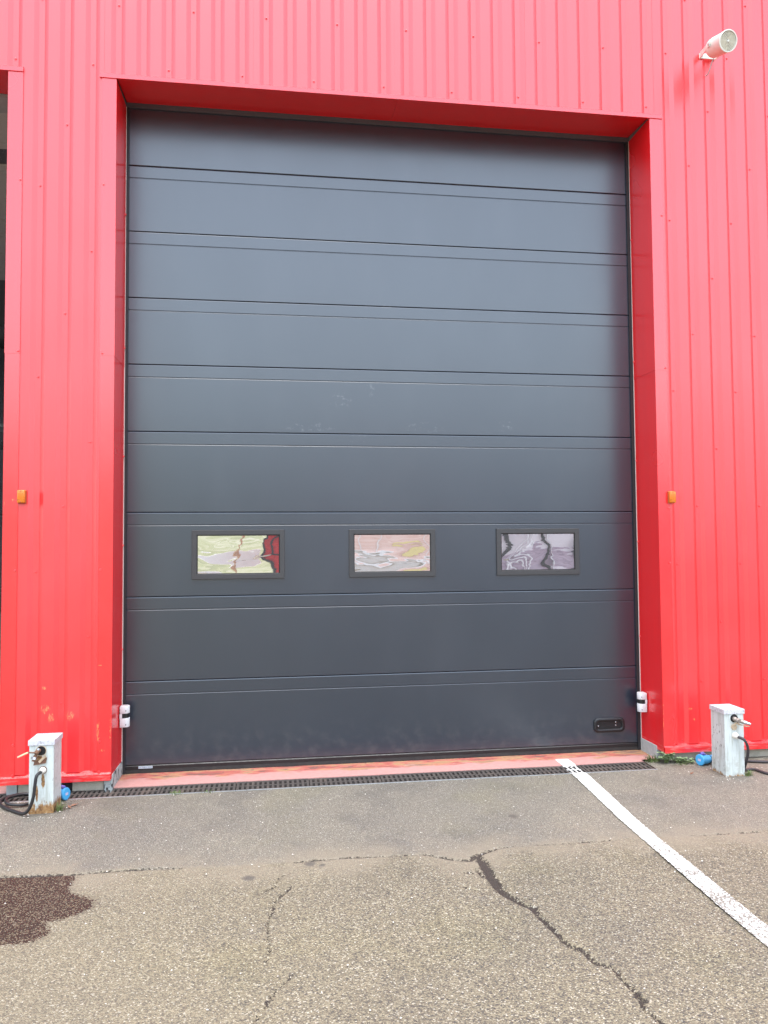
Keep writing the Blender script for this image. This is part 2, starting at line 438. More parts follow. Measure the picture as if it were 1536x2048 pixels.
def flaked_mat():
    k = NM('flaked_grey_paint')
    f = k.step(k.noise(1, 5, stretch=(30, 30, 16), rough=0.7), 0.52, 0.58)
    c = k.mix(f, (0.42, 0.45, 0.43), (0.035, 0.035, 0.033))
    return k.out(c, 0.6, Normal=k.bump(f, 0.3, 0.002))
M['flaked'] = flaked_mat()
M['pale_foot'] = simple('pale_painted_foot', (0.40, 0.41, 0.39), 0.7, var=0.3, scale=40, bump=0.3)

def post_mat(name, rust, xc):
    k = NM(name, True)                               # object coordinates: origin at the foot of the post
    x, y, z = k.xyz()
    c = k.mix(k.noise(7, 5, rough=0.6), (0.52, 0.57, 0.54), (0.62, 0.66, 0.63))
    n = k.noise(1, 6, stretch=(26, 26, 12), rough=0.7)
    # dirty streaks
    st = k.math('MULTIPLY', k.step(k.noise(1, 4, stretch=(60, 60, 5), rough=0.6), 0.48, 0.64), 0.6)
    c = k.mix(st, c, (0.36, 0.38, 0.32))
    gr = k.math('MULTIPLY', k.step(z, 0.30, 0.0), k.step(k.noise(18, 5, rough=0.65), 0.45, 0.7))
    c = k.mix(k.math('MULTIPLY', gr, 0.55), c, (0.30, 0.28, 0.22))
    # rust under the tap and gland
    rb = k.maxm([k.blob((xc - 0.005, -0.09, 0.325), (0.05, 0.05, 0.045)), k.blob((xc + 0.015, -0.09, 0.20), (0.022, 0.05, 0.075)), k.blob((xc - 0.02, -0.09, 0.12), (0.014, 0.05, 0.10))])
    n2 = k.noise(1, 6, stretch=(55, 55, 20), rough=0.75)
    nn = k.math('ADD', k.math('MULTIPLY', n, 0.6), k.math('MULTIPLY', n2, 0.4))
    rm = k.step(k.math('ADD', k.math('MULTIPLY', rb, 0.34 * rust), k.math('MULTIPLY', nn, 1.0)), 0.68, 0.76)
    base = k.math('ADD', k.step(z, 0.12 * rust + 0.02, -0.01, 0, 0.42), nn)
    bm_ = k.step(base, 0.70 if rust > 0.5 else 0.78, 0.80 if rust > 0.5 else 0.90)
    rc = k.ramp(k.noise(60, 5), [(0.3, (0.11, 0.045, 0.02)), (0.5, (0.30, 0.16, 0.06)), (0.72, (0.42, 0.27, 0.12))])
    c = k.mix(k.math('MAXIMUM', rm, bm_), c, rc)
    # chips down to bare dark metal, mostly at the corners
    ax = k.math('MAXIMUM', k.math('ABSOLUTE', x), 0.0)
    cor = k.step(ax, 0.062, 0.073)
    ch = k.step(k.math('ADD', k.noise(1, 5, stretch=(70, 70, 22), rough=0.7), k.math('MULTIPLY', cor, 0.10)), 0.70, 0.73)
    c = k.mix(k.math('MULTIPLY', ch, 0.9), c, (0.06, 0.055, 0.05))
    return k.out(c, 0.55, Normal=k.bump(k.math('ADD', k.noise(25, 4), k.math('MULTIPLY', k.math('MAXIMUM', rm, bm_), 0.4)), 0.25, 0.004))
M['post_rusty'] = post_mat('peeling_post_paint_rusty', 1.0, -0.005)
M['post_clean'] = post_mat('peeling_post_paint', 0.35, 0.0)
def lid_mat():
    k = NM('weathered_zinc_lid')
    c = k.mix(k.noise(20, 5), (0.50, 0.50, 0.52), (0.64, 0.64, 0.65))
    g = k.step(k.noise(1, 5, stretch=(70, 70, 45), rough=0.7), 0.50, 0.62)
    c = k.mix(k.math('MULTIPLY', g, 0.65), c, (0.22, 0.21, 0.24))
    return k.out(c, 0.55)
M['lid'] = lid_mat()
M['rust'] = simple('rusty_iron', (0.17, 0.085, 0.05), 0.8, var=0.6, scale=70, bump=0.4)
M['brass'] = simple('dull_tap_metal', (0.33, 0.28, 0.24), 0.45, metal=0.5, var=0.4, scale=60)
M['chrome'] = simple('worn_chrome', (0.55, 0.55, 0.57), 0.28, metal=0.9, var=0.25, scale=60)
M['lever'] = simple('flaking_cream_lever', (0.52, 0.40, 0.27), 0.6, var=0.35, scale=60)
M['peach'] = simple('peach_lever_sleeve', (0.80, 0.45, 0.28), 0.5)
M['gland'] = simple('cream_plastic_gland', (0.70, 0.65, 0.57), 0.5, var=0.1)
M['cable'] = simple('black_cable_sheath', (0.022, 0.021, 0.022), 0.5, var=0.3)
M['cable_dusty'] = simple('dusty_cable_sheath', (0.045, 0.038, 0.040), 0.6, var=0.3)
M['blue'] = simple('blue_connector_plastic', (0.06, 0.36, 0.66), 0.4, var=0.1)
M['violet'] = simple('violet_latch_plastic', (0.14, 0.13, 0.42), 0.4)
M['lilac'] = simple('pale_rating_plate', (0.50, 0.47, 0.60), 0.5)
M['horn'] = simple('cream_speaker_plastic', (0.76, 0.74, 0.66), 0.42, var=0.05)
M['horn_grille'] = simple('beige_grille_plastic', (0.70, 0.64, 0.50), 0.55, var=0.1)
M['grille_back'] = simple('dark_speaker_mesh', (0.13, 0.105, 0.065), 0.7)
def amber():
    k = NM('amber_lens', True)
    d = k.step(k.noise(90, 4), 0.55, 0.68)
    x, y, z = k.xyz()
    d = k.math('MULTIPLY', d, k.step(z, 0.015, -0.02))
    c = k.mix(d, (0.78, 0.22, 0.018), (0.16, 0.06, 0.015))
    return k.out(c, 0.22, Transmission_Weight=0.15)
M['amber'] = amber()
M['amber_base'] = simple('brown_orange_housing', (0.42, 0.10, 0.02), 0.45)
def leafm(name, a, b):
    k = NM(name)
    c = k.mix(k.noise(60, 3), a, b)
    return k.out(c, 0.55, Subsurface_Weight=0.0)
M['grass'] = leafm('grass_blade', (0.10, 0.15, 0.040), (0.19, 0.23, 0.08))
M['drygrass'] = leafm('dry_grass_blade', (0.20, 0.17, 0.07), (0.30, 0.24, 0.11))
M['leaf'] = leafm('weed_leaf', (0.15, 0.23, 0.09), (0.34, 0.43, 0.24))
M['deadleaf'] = leafm('dead_leaf', (0.16, 0.06, 0.03), (0.28, 0.13, 0.07))
M['pebble'] = simple('pale_pebble', (0.60, 0.55, 0.48), 0.8, var=0.3, scale=90)

# ------------------------------------------------------------------ key dimensions
DX = 3.969                       # door opening runs from x = 0 to DX
PIT = 0.1716; V0 = -0.505        # rib pitch, centre of valley 0
ZL = 4.925                       # underside of the lintel
ZB = 0.075                       # lower edge of the cladding trim
DY = 0.367                       # door face
BX0, BX1, BTOP = -6.2, 9.2, 7.3  # building
LX0, LX1 = -4.684, -0.714        # neighbouring opening

# ------------------------------------------------------------------ ground
JT = [(-60, -1.32), (-0.258, -1.321), (0.093, -1.341), (0.47, -1.335), (0.669, -1.348), (0.972, -1.365), (1.306, -1.355), (1.701, -1.36), (1.886, -1.376), (2.014, -1.467), (2.101, -1.494), (2.155, -1.438), (2.301, -1.361), (2.583, -1.358), (3.169, -1.344), (3.868, -1.366), (60, -1.37)]
CRACKS = [  # world polyline with half widths
    ([(2.155, -1.438), (2.162, -1.541), (2.157, -1.672), (2.155, -1.784), (2.163, -1.865), (2.188, -1.931), (2.223, -2.001), (2.253, -2.03), (2.261, -2.138), (2.278, -2.245), (2.291, -2.354), (2.333, -2.407), (2.345, -2.502), (2.397, -2.546), (2.396, -2.614), (2.405, -2.698), (2.408, -2.769), (2.386, -2.802), (2.397, -2.847), (2.415, -2.9), (2.43, -3.05)],
     [0.012, 0.030, 0.030, 0.026, 0.022, 0.017, 0.013, 0.017, 0.012, 0.010, 0.012, 0.009, 0.010, 0.006, 0.007, 0.008, 0.011, 0.006, 0.003, 0.004, 0.003]),
    ([(1.886, -1.376), (2.014, -1.467), (2.101, -1.494), (2.155, -1.438), (2.301, -1.361), (2.40, -1.356)], [0.004, 0.009, 0.013, 0.012, 0.007, 0.001]),
    ([(-0.5, -1.318), (-0.258, -1.321), (0.093, -1.341), (0.285, -1.336), (0.50, -1.335), (0.62, -1.344)], [0.013, 0.013, 0.009, 0.008, 0.009, 0.004]),
    ([(2.035, -1.63), (2.07, -1.645)], [0.006, 0.007]),
    ([(2.0, -1.80), (2.06, -1.835)], [0.004, 0.006]),
    ([(2.10, -1.60), (2.115, -1.69)], [0.006, 0.005]),
    ([(2.24, -1.95), (2.30, -1.955)], [0.006, 0.001]),
    ([(1.20, -1.362), (1.306, -1.355), (1.49, -1.352), (1.70, -1.36), (1.886, -1.376)], [0.004, 0.006, 0.005, 0.005, 0.005]),
    ([(2.40, -1.356), (2.75, -1.354), (3.05, -1.348)], [0.0, 0.003, 0.0]),
    ([(3.40, -1.347), (3.868, -1.366), (4.6, -1.38)], [0.001, 0.003, 0.003]),
    ([(1.2, -1.456), (1.112, -1.548), (1.102, -1.635), (1.053, -1.681), (1.03, -1.714)], [0.001, 0.004, 0.003, 0.002, 0.001]),
    ([(1.184, -1.648), (1.124, -1.754), (1.096, -1.805), (1.096, -1.873), (1.073, -1.962), (1.068, -2.091), (1.082, -2.214), (1.067, -2.324)], [0.002, 0.003, 0.003, 0.003, 0.004, 0.001, 0.002, -0.002]),
    ([(1.165, -2.415), (1.099, -2.514), (1.085, -2.558), (1.043, -2.655), (1.0, -2.75), (0.95, -2.9)], [0.000, 0.003, 0.004, 0.002, 0.002, 0.001]),
]
WET = [(-0.9, -1.318), (-0.258, -1.321), (0.093, -1.341), (0.117, -1.391), (0.114, -1.509), (0.149, -1.561), (0.199, -1.6), (0.266, -1.646), (0.269, -1.735), (0.218, -1.793), (0.173, -1.822), (0.114, -1.836), (0.112, -1.866), (0.144, -1.906), (0.146, -1.949), (0.102, -2.004), (0.034, -2.005), (-0.021, -2.017), (-0.5, -2.05), (-0.9, -1.9)]

def seg_dist(px, py, a, b):
    ax, ay = a; bx, by = b
    dx, dy = bx - ax, by - ay
    t = np.clip(((px - ax) * dx + (py - ay) * dy) / (dx * dx + dy * dy), 0, 1)
    return np.hypot(px - ax - t * dx, py - ay - t * dy), t

def build_ground():
    S = 0.01
    gx0, gx1, gy0, gy1 = -1.2, 4.9, -3.25, -0.152
    nx = int(round((gx1 - gx0) / S)) + 1; ny = int(round((gy1 - gy0) / S)) + 1
    xs = np.linspace(gx0, gx1, nx); ys = np.linspace(gy0, gy1, ny)
    X, Y = np.meshgrid(xs, ys)
    X = X.ravel(); Y = Y.ravel()
    crack = np.full(X.shape, 0.3)
    for pl, hw in CRACKS:
        for i in range(len(pl) - 1):
            d, t = seg_dist(X, Y, pl[i], pl[i + 1])
            crack = np.minimum(crack, d - 0.95 * (hw[i] * (1 - t) + hw[i + 1] * t))
    wd = np.full(X.shape, 9.0); inside = np.zeros(X.shape, bool)
    for i in range(len(WET)):
        a, b = WET[i], WET[(i + 1) % len(WET)]
        d, t = seg_dist(X, Y, a, b); wd = np.minimum(wd, d)
        cond = (a[1] > Y) != (b[1] > Y)
        xi = (b[0] - a[0]) * (Y - a[1]) / ((b[1] - a[1]) or 1e-9) + a[0]
        inside ^= cond & (X < xi)
    wet = np.where(inside, -wd, wd)
    jx = [p[0] for p in JT]; jy = [p[1] for p in JT]
    zone = Y - np.interp(X, jx, jy)
    ed = np.minimum(np.minimum(X - gx0, gx1 - X), np.minimum(Y - gy0, gy1 - Y))
    fade = np.clip(ed / 0.15, 0, 1)
    Z = fade * (0.004 * np.sin(X * 2.3 + 1.1 * np.sin(Y * 1.7)) * np.cos(Y * 2.9 + X * 0.6) + 0.002 * np.sin(X * 7.1 + Y * 3.3) * np.sin(Y * 6.2))
    Z -= fade * 0.012 * np.clip((0.004 - crack) / 0.010, 0, 1)
    V = [np.stack([X, Y, Z], 1)]
    i = np.arange((ny - 1) * nx).reshape(ny - 1, nx)[:, :-1].ravel()
    F = [np.stack([i, i + 1, i + 1 + nx, i + nx], 1)]
    base = len(X)
    # the yard beyond the finely modelled part
    G = 400
    rects = [(-G, gx0, gy0, gy1), (gx1, G, gy0, gy1), (-G, G, -G, gy0), (3.838, G, gy1, 0.10), (-G, -5.0, gy1, 0.10), (-G, BX0 + .05, 0.10, G), (BX1 - .05, G, 0.10, G), (BX0 + .05, BX1 - .05, 15.9, G)]
    rv = []; rf = []
    for (a, b, c, d) in rects:
        n = base + len(rv)
        rv += [(a, c, 0), (b, c, 0), (b, d, 0), (a, d, 0)]; rf.append((n, n + 1, n + 2, n + 3))
    V.append(np.array(rv, float)); F.append(np.array(rf))
    V = np.concatenate(V); F = np.concatenate(F)
    me = bpy.data.meshes.new('asphalt_yard')
    me.vertices.add(len(V)); me.vertices.foreach_set('co', V.astype(np.float32).ravel())
    me.loops.add(F.size); me.loops.foreach_set('vertex_index', F.astype(np.int32).ravel())
    me.polygons.add(len(F)); me.polygons.foreach_set('loop_start', np.arange(0, F.size, 4, dtype=np.int32))
    try: me.polygons.foreach_set('loop_total', np.full(len(F), 4, np.int32))
    except Exception: pass
    me.update(calc_edges=True); me.validate()
    me.polygons.foreach_set('use_smooth', np.ones(len(F), bool))
    extra = np.array(rv)
    zr = extra[:, 1] - np.interp(extra[:, 0], jx, jy)
    for nm, arr, dflt in (('crack', crack, np.full(len(rv), 0.3)), ('wet', wet, np.full(len(rv), 2.0)), ('zone', zone, np.clip(zr, -2, 2))):
        at = me.attributes.new(nm, 'FLOAT', 'POINT')
        at.data.foreach_set('value', np.concatenate([arr, dflt]).astype(np.float32))
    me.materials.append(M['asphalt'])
    o = bpy.data.objects.new('asphalt_yard', me); C.objects.link(o)
    kind(o, 'structure', 'worn asphalt yard with pale stones showing, cracks and a wet patch')
    return o
build_ground()

# white lane line: a thin paint film with ragged edges
def lane_line():
    Lp = [(-0.155, 3.185), (-1.062, 3.122), (-1.371, 3.110), (-1.848, 3.094), (-2.196, 3.080), (-2.503, 3.076), (-6.0, 2.95)]
    Rp = [(-0.155, 3.293), (-1.062, 3.222), (-1.371, 3.206), (-1.848, 3.198), (-2.196, 3.186), (-2.503, 3.180), (-6.0, 3.055)]
    f = lambda P, y: float(np.interp(-y, [-p[0] for p in P], [p[1] for p in P]))
    vs = []; fs = []
    n = 420; cols = 6
    for i in range(n + 1):
        y = -0.155 - (5.8 - 0.155) * i / n
        a = f(Lp, y) + rnd.uniform(-.0028, .0028); b = f(Rp, y) + rnd.uniform(-.0028, .0028)
        for c in range(cols):
            vs.append((a + (b - a) * c / (cols - 1), y, 0.0065))
    for i in range(n):
        for c in range(cols - 1):
            k = i * cols + c
            fs.append((k, k + 1, k + 1 + cols, k + cols))
    me = bpy.data.meshes.new('lane_line'); me.from_pydata(vs, [], fs); me.update()
    at = me.attributes.new('zone', 'FLOAT', 'POINT')
    at.data.foreach_set('value', np.array([v[1] + 1.355 for v in vs], np.float32))
    me.materials.append(M['paint'])
    o = bpy.data.objects.new('lane_line', me); C.objects.link(o)
    kind(o, 'structure', 'worn white painted line running from the drain towards the viewer')
lane_line()

t = MB(); t.box(LX0, DX, 0.056, 0.60, -0.15, 0.0)
kind(t.build('threshold', M['threshold']), 'structure', 'red painted concrete threshold under the garage door')
t = MB(); t.box(BX0, BX1, 0.60, 16, -0.15, 0.0)
kind(t.build('hall_floor', M['hall_floor']), 'structure')

# ------------------------------------------------------------------ drain
drain = thing('drain_channel', 'long cast iron slotted drain grate across the foot of the door', 'drain', (1.8, -0.045, 0))
t = MB()
t.box(-2.2, 3.835, -0.142, 0.052, -0.16, -0.13)
t.box(-2.2, 3.835, -0.150, -0.140, -0.129, -0.012)
t.box(-2.2, 3.835, 0.049, 0.055, -0.129, -0.012)
t.box(3.829, 3.838, -0.139, 0.048, -0.129, -0.012)
t.build('channel', M['channel'], drain)
t = MB()
t.prism([(-0.152, -0.02), (-0.141, -0.02), (-0.141, 0.0015), (-0.152, 0.0015)], 'x', -2.2, 0.906)
t.prism([(-0.152, -0.02), (-0.141, -0.02), (-0.141, 0.0025), (-0.152, 0.0025)], 'x', 0.910, 2.860)
t.prism([(-0.152, -0.02), (-0.141, -0.02), (-0.141, 0.0015), (-0.152, 0.0015)], 'x', 2.864, 3.842)
t.build('edge_rail', M['galv'], drain)
for i in range(12):
    x1 = 3.829 - 0.5 * i; x0 = x1 - 0.496
    t = MB()
    t.box(x0, x1, -0.139, -0.118, -0.026, -0.001)
    t.box(x0, x1, -0.054, -0.036, -0.026, -0.0015)
    t.box(x0, x1, 0.028, 0.048, -0.026, -0.001)
    nb = 15
    for j in range(nb):
        c = x0 + 0.0095 + (x1 - x0 - 0.019) * j / (nb - 1)
        t.box(c - 0.0085, c + 0.0085, -0.117, -0.055, -0.024, -0.0022)
        t.box(c - 0.0085, c + 0.0085, -0.035, 0.027, -0.024, -0.0022)
    o = t.build('grate_section', M['grate'], drain)
    if i % 3 == 1: o.location.z -= 0.0015

# ------------------------------------------------------------------ building
hall = thing('industrial_hall', 'red ribbed metal industrial hall with tall vehicle openings', 'building', (1.9, 0, 0))

def zmin_at(x):
    if LX0 < x < LX1 or 0 < x < DX: return ZL + 0.028
    return ZB + 0.055
SHEET = 6 * PIT; S0 = -0.105
RF, RV, RD = 0.075, 0.0386, 0.018           # wide flat, valley width, rib depth
screw_mb = MB()
screw_mb.lathe((0, 0, 0), (0, -1, 0), [(0, 0.0095), (0.0015, 0.0095), (0.0016, 0.0055), (0.006, 0.005), (0.0068, 0.003)], 10)
def build_sheets():
    proto = None
    for n in range(-6, 9):
        a = S0 + SHEET * n; b = a + SHEET
        if b < BX0 or a > BX1: continue
        pts = [(a, -0.0)]
        kmin = int(math.floor((a - V0) / PIT)) - 1
        for k in range(kmin, kmin + 9):
            c = V0 + k * PIT
            for dx, y in ((-RV / 2 - (PIT - RF - RV) / 2, 0), (-RV / 2, RD), (RV / 2, RD), (RV / 2 + (PIT - RF - RV) / 2, 0)):
                if a + 1e-4 < c + dx < b - 1e-4: pts.append((c + dx, y))
        pts.append((b - 0.004, 0.0)); pts.append((b - 0.0035, -0.0016)); pts.append((b + 0.022, -0.0016)); pts.append((b + 0.0225, -0.0004))
        # split at the edges of the openings
        q = []
        for (x0, y0), (x1, y1) in zip(pts[:-1], pts[1:]):
            cuts = sorted([e for e in (LX0, LX1, 0.0, DX) if x0 + 1e-5 < e < x1 - 1e-5])
            ps = [x0] + cuts + [x1]
            for u, v in zip(ps[:-1], ps[1:]):
                yu = y0 + (y1 - y0) * (u - x0) / (x1 - x0); yv = y0 + (y1 - y0) * (v - x0) / (x1 - x0)
                q.append((u, yu, v, yv))
        t = MB()
        for u, yu, v, yv in q:
            z0 = zmin_at((u + v) / 2)
            t.quad((u, yu, z0), (v, yv, z0), (v, yv, BTOP), (u, yu, BTOP))
        sh = t.build('cladding_sheet', M['red'], hall)
        # screws: every third valley on each rail
        for k in range(kmin, kmin + 9):
            c = V0 + k * PIT
            if not (a < c < b): continue
            for i in range(0, 17):
                if (k - i) % 3: continue
                z = 0.160 if i == 0 else 0.145 + 0.4435 * i
                if z < zmin_at(c) + 0.02 or z > BTOP - .05: continue
                if proto is None:
                    proto = screw_mb.build('screw', M['red'], sh, smooth=True)
                    s = proto
                    me = s.data
                    for vv in me.vertices: vv.co += Vector(hall.location)
                else:
                    s = proto.copy(); C.objects.link(s); s.parent = sh
                s.location = Vector((c, RD - 0.0008, z)) - hall.location
                s.rotation_euler = (0, rnd.uniform(0, 3), 0)
    return proto
SCREW = build_sheets()

def flash_screw(parent, x, y, z, rz=0.0):
    s = SCREW.copy(); C.objects.link(s); s.parent = parent
    s.location = Vector((x, y, z)) - hall.location
    s.rotation_euler = (0, 0, rz)

# jamb flashings: folded L of front strip and reveal, two lengths lapped at z = 2.96
def jamb(x_in, x_out, z0, z1, lift, sgn):
    """x_in: opening edge, x_out: edge of the front strip; sgn +1 when the opening lies to the +x side"""
    t = MB()
    yf = -0.004 - lift; yr = 0.345; th = 0.003 + lift
    xo, xi = x_out, x_in + sgn * lift
    poly = [(xo, yf), (xi, yf), (xi, yr), (xi - sgn * 0.002, yr), (xi - sgn * 0.002, yf + 0.002), (xo, yf + 0.002)]
    if sgn < 0: poly = poly[::-1]
    t.prism(poly, 'z', z0, z1)
    return t.build('jamb_flashing', M['red_flat'], hall, bevel=0.0)
for (xi, xo, sg) in ((0.0, -0.096, 1), (DX, DX + 0.096, -1), (LX1, LX1 + 0.097, -1), (LX0, LX0 - 0.097, 1)):
    lo = jamb(xi, xo, ZB, 2.97, 0.0, sg)
    hi = jamb(xi, xo, 2.958, ZL - 0.001, 0.0018, sg)
    xs_ = xo + (0.016 if sg > 0 else -0.012)
    for z in (0.13, 0.33, 1.487, 1.904 if xi == DX else 2.35):
        if xi != DX and z > 2: continue
        flash_screw(lo, xs_, -0.0045, z)
    for z in (2.974, 4.16):
        flash_screw(hi, xs_, -0.0062, z)
    xe = xi + sg * 0.0025
    for z in (0.9, 1.65, 2.3):
        flash_screw(lo, xi + sg * 0.0005, 0.335, z, R(90) if sg > 0 else R(-90))
    for z in (3.1, 4.1):
        flash_screw(hi, xi + sg * 0.0022, 0.335, z, R(90) if sg > 0 else R(-90))
    # pale return edge at the back of the reveal
    t = MB()
    t.box(min(xi - sg * 0.004, xi + sg * 0.0045), max(xi - sg * 0.004, xi + sg * 0.0045), 0.346, 0.349, 0.02, ZL)
    t.build('reveal_return', M['edge'], hall)

# lintel flashings and soffits
for (a, b) in ((-0.111, DX + 0.102), (LX0 - 0.10, -0.616)):
    t = MB()
    t.prism([(-0.013, ZL - 0.004), (-0.013, ZL + 0.026), (-0.0035, ZL + 0.034), (-0.0035, ZL + 0.002), (-0.0005, ZL + 0.002), (-0.0005, ZL - 0.004)], 'x', a, b)
    t.build('lintel_flashing', M['red_flat'], hall)
for (a, b) in ((0.004, 2.0), (2.001, DX - 0.004), (LX0 + 0.004, LX1 - 0.004)):
    t = MB()
    t.prism([(-0.0004, ZL + 0.004), (0.352, ZL + 0.036), (0.352, ZL + 0.040), (-0.0004, ZL + 0.008)], 'x', a, b)
    t.build('soffit', M['red_flat'], hall)

# drip trim along the foot of the cladding
def foot_trim(a, b):
    t = MB()
    t.prism([(-0.016, ZB - 0.004), (-0.016, ZB + 0.036), (0.03, ZB + 0.062), (0.03, ZB + 0.066), (-0.019, ZB + 0.038), (-0.019, ZB - 0.004)], 'x', a, b)
    t.build('drip_trim', M['red_flat'], hall)
foot_trim(LX1 + 0.002, -0.002)
for a in (DX + 0.002, DX + 2.0, DX + 4.0):
    foot_trim(a, min(a + 1.998, BX1))
foot_trim(BX0, LX0 - 0.002)

# walls behind the cladding, roof and the rest of the shell
t = MB()
t.box(LX1 + 0.004, -0.004, 0.032, 0.36, 0.10, ZL + 0.1)
t.box(DX + 0.004, BX1 - 0.03, 0.032, 0.36, 0.10, ZL + 0.1)
t.box(BX0 + 0.03, LX0 - 0.004, 0.032, 0.36, 0.10, ZL + 0.1)
t.box(BX0 + 0.03, BX1 - 0.03, 0.032, 0.36, ZL + 0.1015, BTOP - 0.002)
t.build('backing_wall', M['dark_room'], hall)
t = MB()
t.box(BX0, BX1, -0.03, 0.45, BTOP, BTOP + 0.08)
t.build('parapet_cap', M['red_flat'], hall)
t = MB(); t.box(BX0, BX1, 0.362, 5.0, 6.9, 7.1); t.box(BX0, BX1, 12.0, 16.0, 6.9, 7.1); t.box(BX0, -2.0, 5.001, 11.999, 6.9, 7.1); t.box(-0.5, BX1, 5.001, 11.999, 6.9, 7.1); t.build('roof', M['dark_room'], hall)  # unseen gap left in the roof to light the neighbouring bay
t = MB()
t.box(BX0, -4.6, 15.8, 15.95, 0.0, 6.9); t.box(-0.9, BX1, 15.8, 15.95, 0.0, 6.9); t.box(-4.599, -0.901, 15.8, 15.95, 5.2, 6.9)  # unseen rear opening added to let light into the neighbouring bay
t.build('rear_wall', M['pale_room'], hall)
for x in (BX0, BX1 - 0.1):
    t = MB(); t.box(x, x + 0.1, 0.362, 15.79, 0.0, 6.89); t.build('side_wall', M['pale_room'], hall)
t = MB(); t.box(-0.45, -0.30, 0.362, 15.79, 0.0, 6.89); t.build('partition', M['dark_room'], hall)

# plinth: concrete pieces and steel feet between them
def plinth(a, b, y=0.030, m='plinth', z=0.098, name='plinth_block'):
    t = MB(); t.box(a, b, y, 0.36, -0.05, z); t.build(name, M[m], hall, bevel=0.003)
plinth(-0.605, -0.334); plinth(-0.258, -0.056)
plinth(-0.676, -0.608, 0.020, 'galv', 0.099, 'column_foot')
plinth(-0.331, -0.261, 0.050, 'seal', 0.097, 'column_foot')
plinth(-0.053, 0.004, 0.020, 'flaked', 0.099, 'column_foot')
plinth(DX - 0.004, DX + 0.06, 0.10, 'pale_foot', 0.099, 'column_foot')
for a in np.arange(DX + 0.063, BX1 - 1.0, 1.0):
    plinth(float(a), float(a) + 0.996, 0.034 + rnd.uniform(-.003, .003))

# ------------------------------------------------------------------ garage door
door = thing('garage_door', 'closed dark grey sectional garage door with three small windows', 'garage door', (DX / 2, DY, 0))
SE = [4.985, 4.4916, 3.9913, 3.4905, 2.991, 2.4916, 1.8925, 1.273, 0.6612, 0.058]
def section_profile(zt, zb):
    g = 0.0016                                  # half the joint
    r = 0.0035
    y0 = DY; yb = DY + 0.04
    zt -= g; zb += g
    p = [(yb, zb), (y0 + r, zb), (y0 + 0.001, zb + 0.0015), (y0, zb + r)]
    zg = zt - 0.093
    p += [(y0, zg - 0.0055), (y0 + 0.0012, zg - 0.0035), (y0 + 0.0045, zg - 0.0014), (y0 + 0.0045, zg + 0.0014), (y0 + 0.0012, zg + 0.0028), (y0, zg + 0.004)]
    p += [(y0, zt - 0.0075), (y0 + 0.0012, zt - 0.003), (y0 + 0.005, zt), (yb, zt)]
    return p
for i in range(9):
    t = MB()
    if i == 0:
        t.prism([(DY, SE[1] + 0.0057), (DY, SE[0]), (DY + 0.04, SE[0]), (DY + 0.04, SE[1] + 0.0022), (DY + 0.0035, SE[1] + 0.0022)], 'x', -0.03, DX + 0.03)
    else:
        t.prism(section_profile(SE[i], SE[i + 1]), 'x', -0.03, DX + 0.03)
    t.build('door_section', M['door'], door)
t = MB()
t.prism([(DY - 0.004, 0.030), (DY - 0.004, 0.050), (DY + 0.004, 0.0575), (DY + 0.036, 0.0575), (DY + 0.036, 0.030)], 'x', -0.02, DX + 0.02)
t.build('bottom_rail', M['black'], door)
t = MB()
t.prism([(DY - 0.006, 0.002), (DY - 0.002, 0.0296), (DY + 0.034, 0.0296), (DY + 0.040, 0.002)], 'x', -0.02, DX + 0.02)
t.build('bottom_seal', M['rubber'], door)
t = MB(); t.box(-0.004, DX + 0.004, DY - 0.014, DY - 0.002, 4.925, 4.97); t.build('top_seal', simple('grey_top_seal', (0.075, 0.075, 0.085), 0.6), door)
for a, b in ((-0.004, 0.022), (DX - 0.026, DX + 0.004)):
    t = MB(); t.box(a, b, DY - 0.014, DY - 0.003, 0.004, 4.924); t.build('side_seal', M['seal'], door)

# windows
def frame_ring(t, x0, x1, z0, z1, wd, y0, y1, bev):
    o = [(x0, z0), (x1, z0), (x1, z1), (x0, z1)]
    def ring(d, y): return [(x0 + d, y, z0 + d), (x1 - d, y, z0 + d), (x1 - d, y, z1 - d), (x0 + d, y, z1 - d)]
    rings = [ring(0, y1), ring(0, y0 + bev), ring(bev, y0), ring(wd - bev, y0), ring(wd, y0 + bev), ring(wd, y1)]
    base = len(t.v)
    for r_ in rings: t.v += r_
    for i in range(len(rings) - 1):
        for k in range(4):
            a = base + i * 4 + k; b = base + i * 4 + (k + 1) % 4
            t.f.append((a, b, b + 4, a + 4))
for (x0, x1) in ((0.487, 1.166), (1.653, 2.321), (2.809, 3.484)):
    z0, z1 = 1.396, 1.759
    t = MB(); frame_ring(t, x0, x1, z0, z1, 0.036, DY - 0.014, DY - 0.0005, 0.002)
    wf = t.build('window', M['frame'], door)
    t = MB(); frame_ring(t, x0 + 0.0355, x1 - 0.0355, z0 + 0.0355, z1 - 0.0355, 0.007, DY - 0.006, DY - 0.0008, 0.0015)
    t.build('glazing_bead', M['black'], wf)
    t = MB()
    nxp, nzp = 2, 2
    t.box(x0 + 0.041, x1 - 0.041, DY - 0.0035, DY - 0.0015, z0 + 0.041, z1 - 0.041)
    t.build('pane', M['pane'], wf)

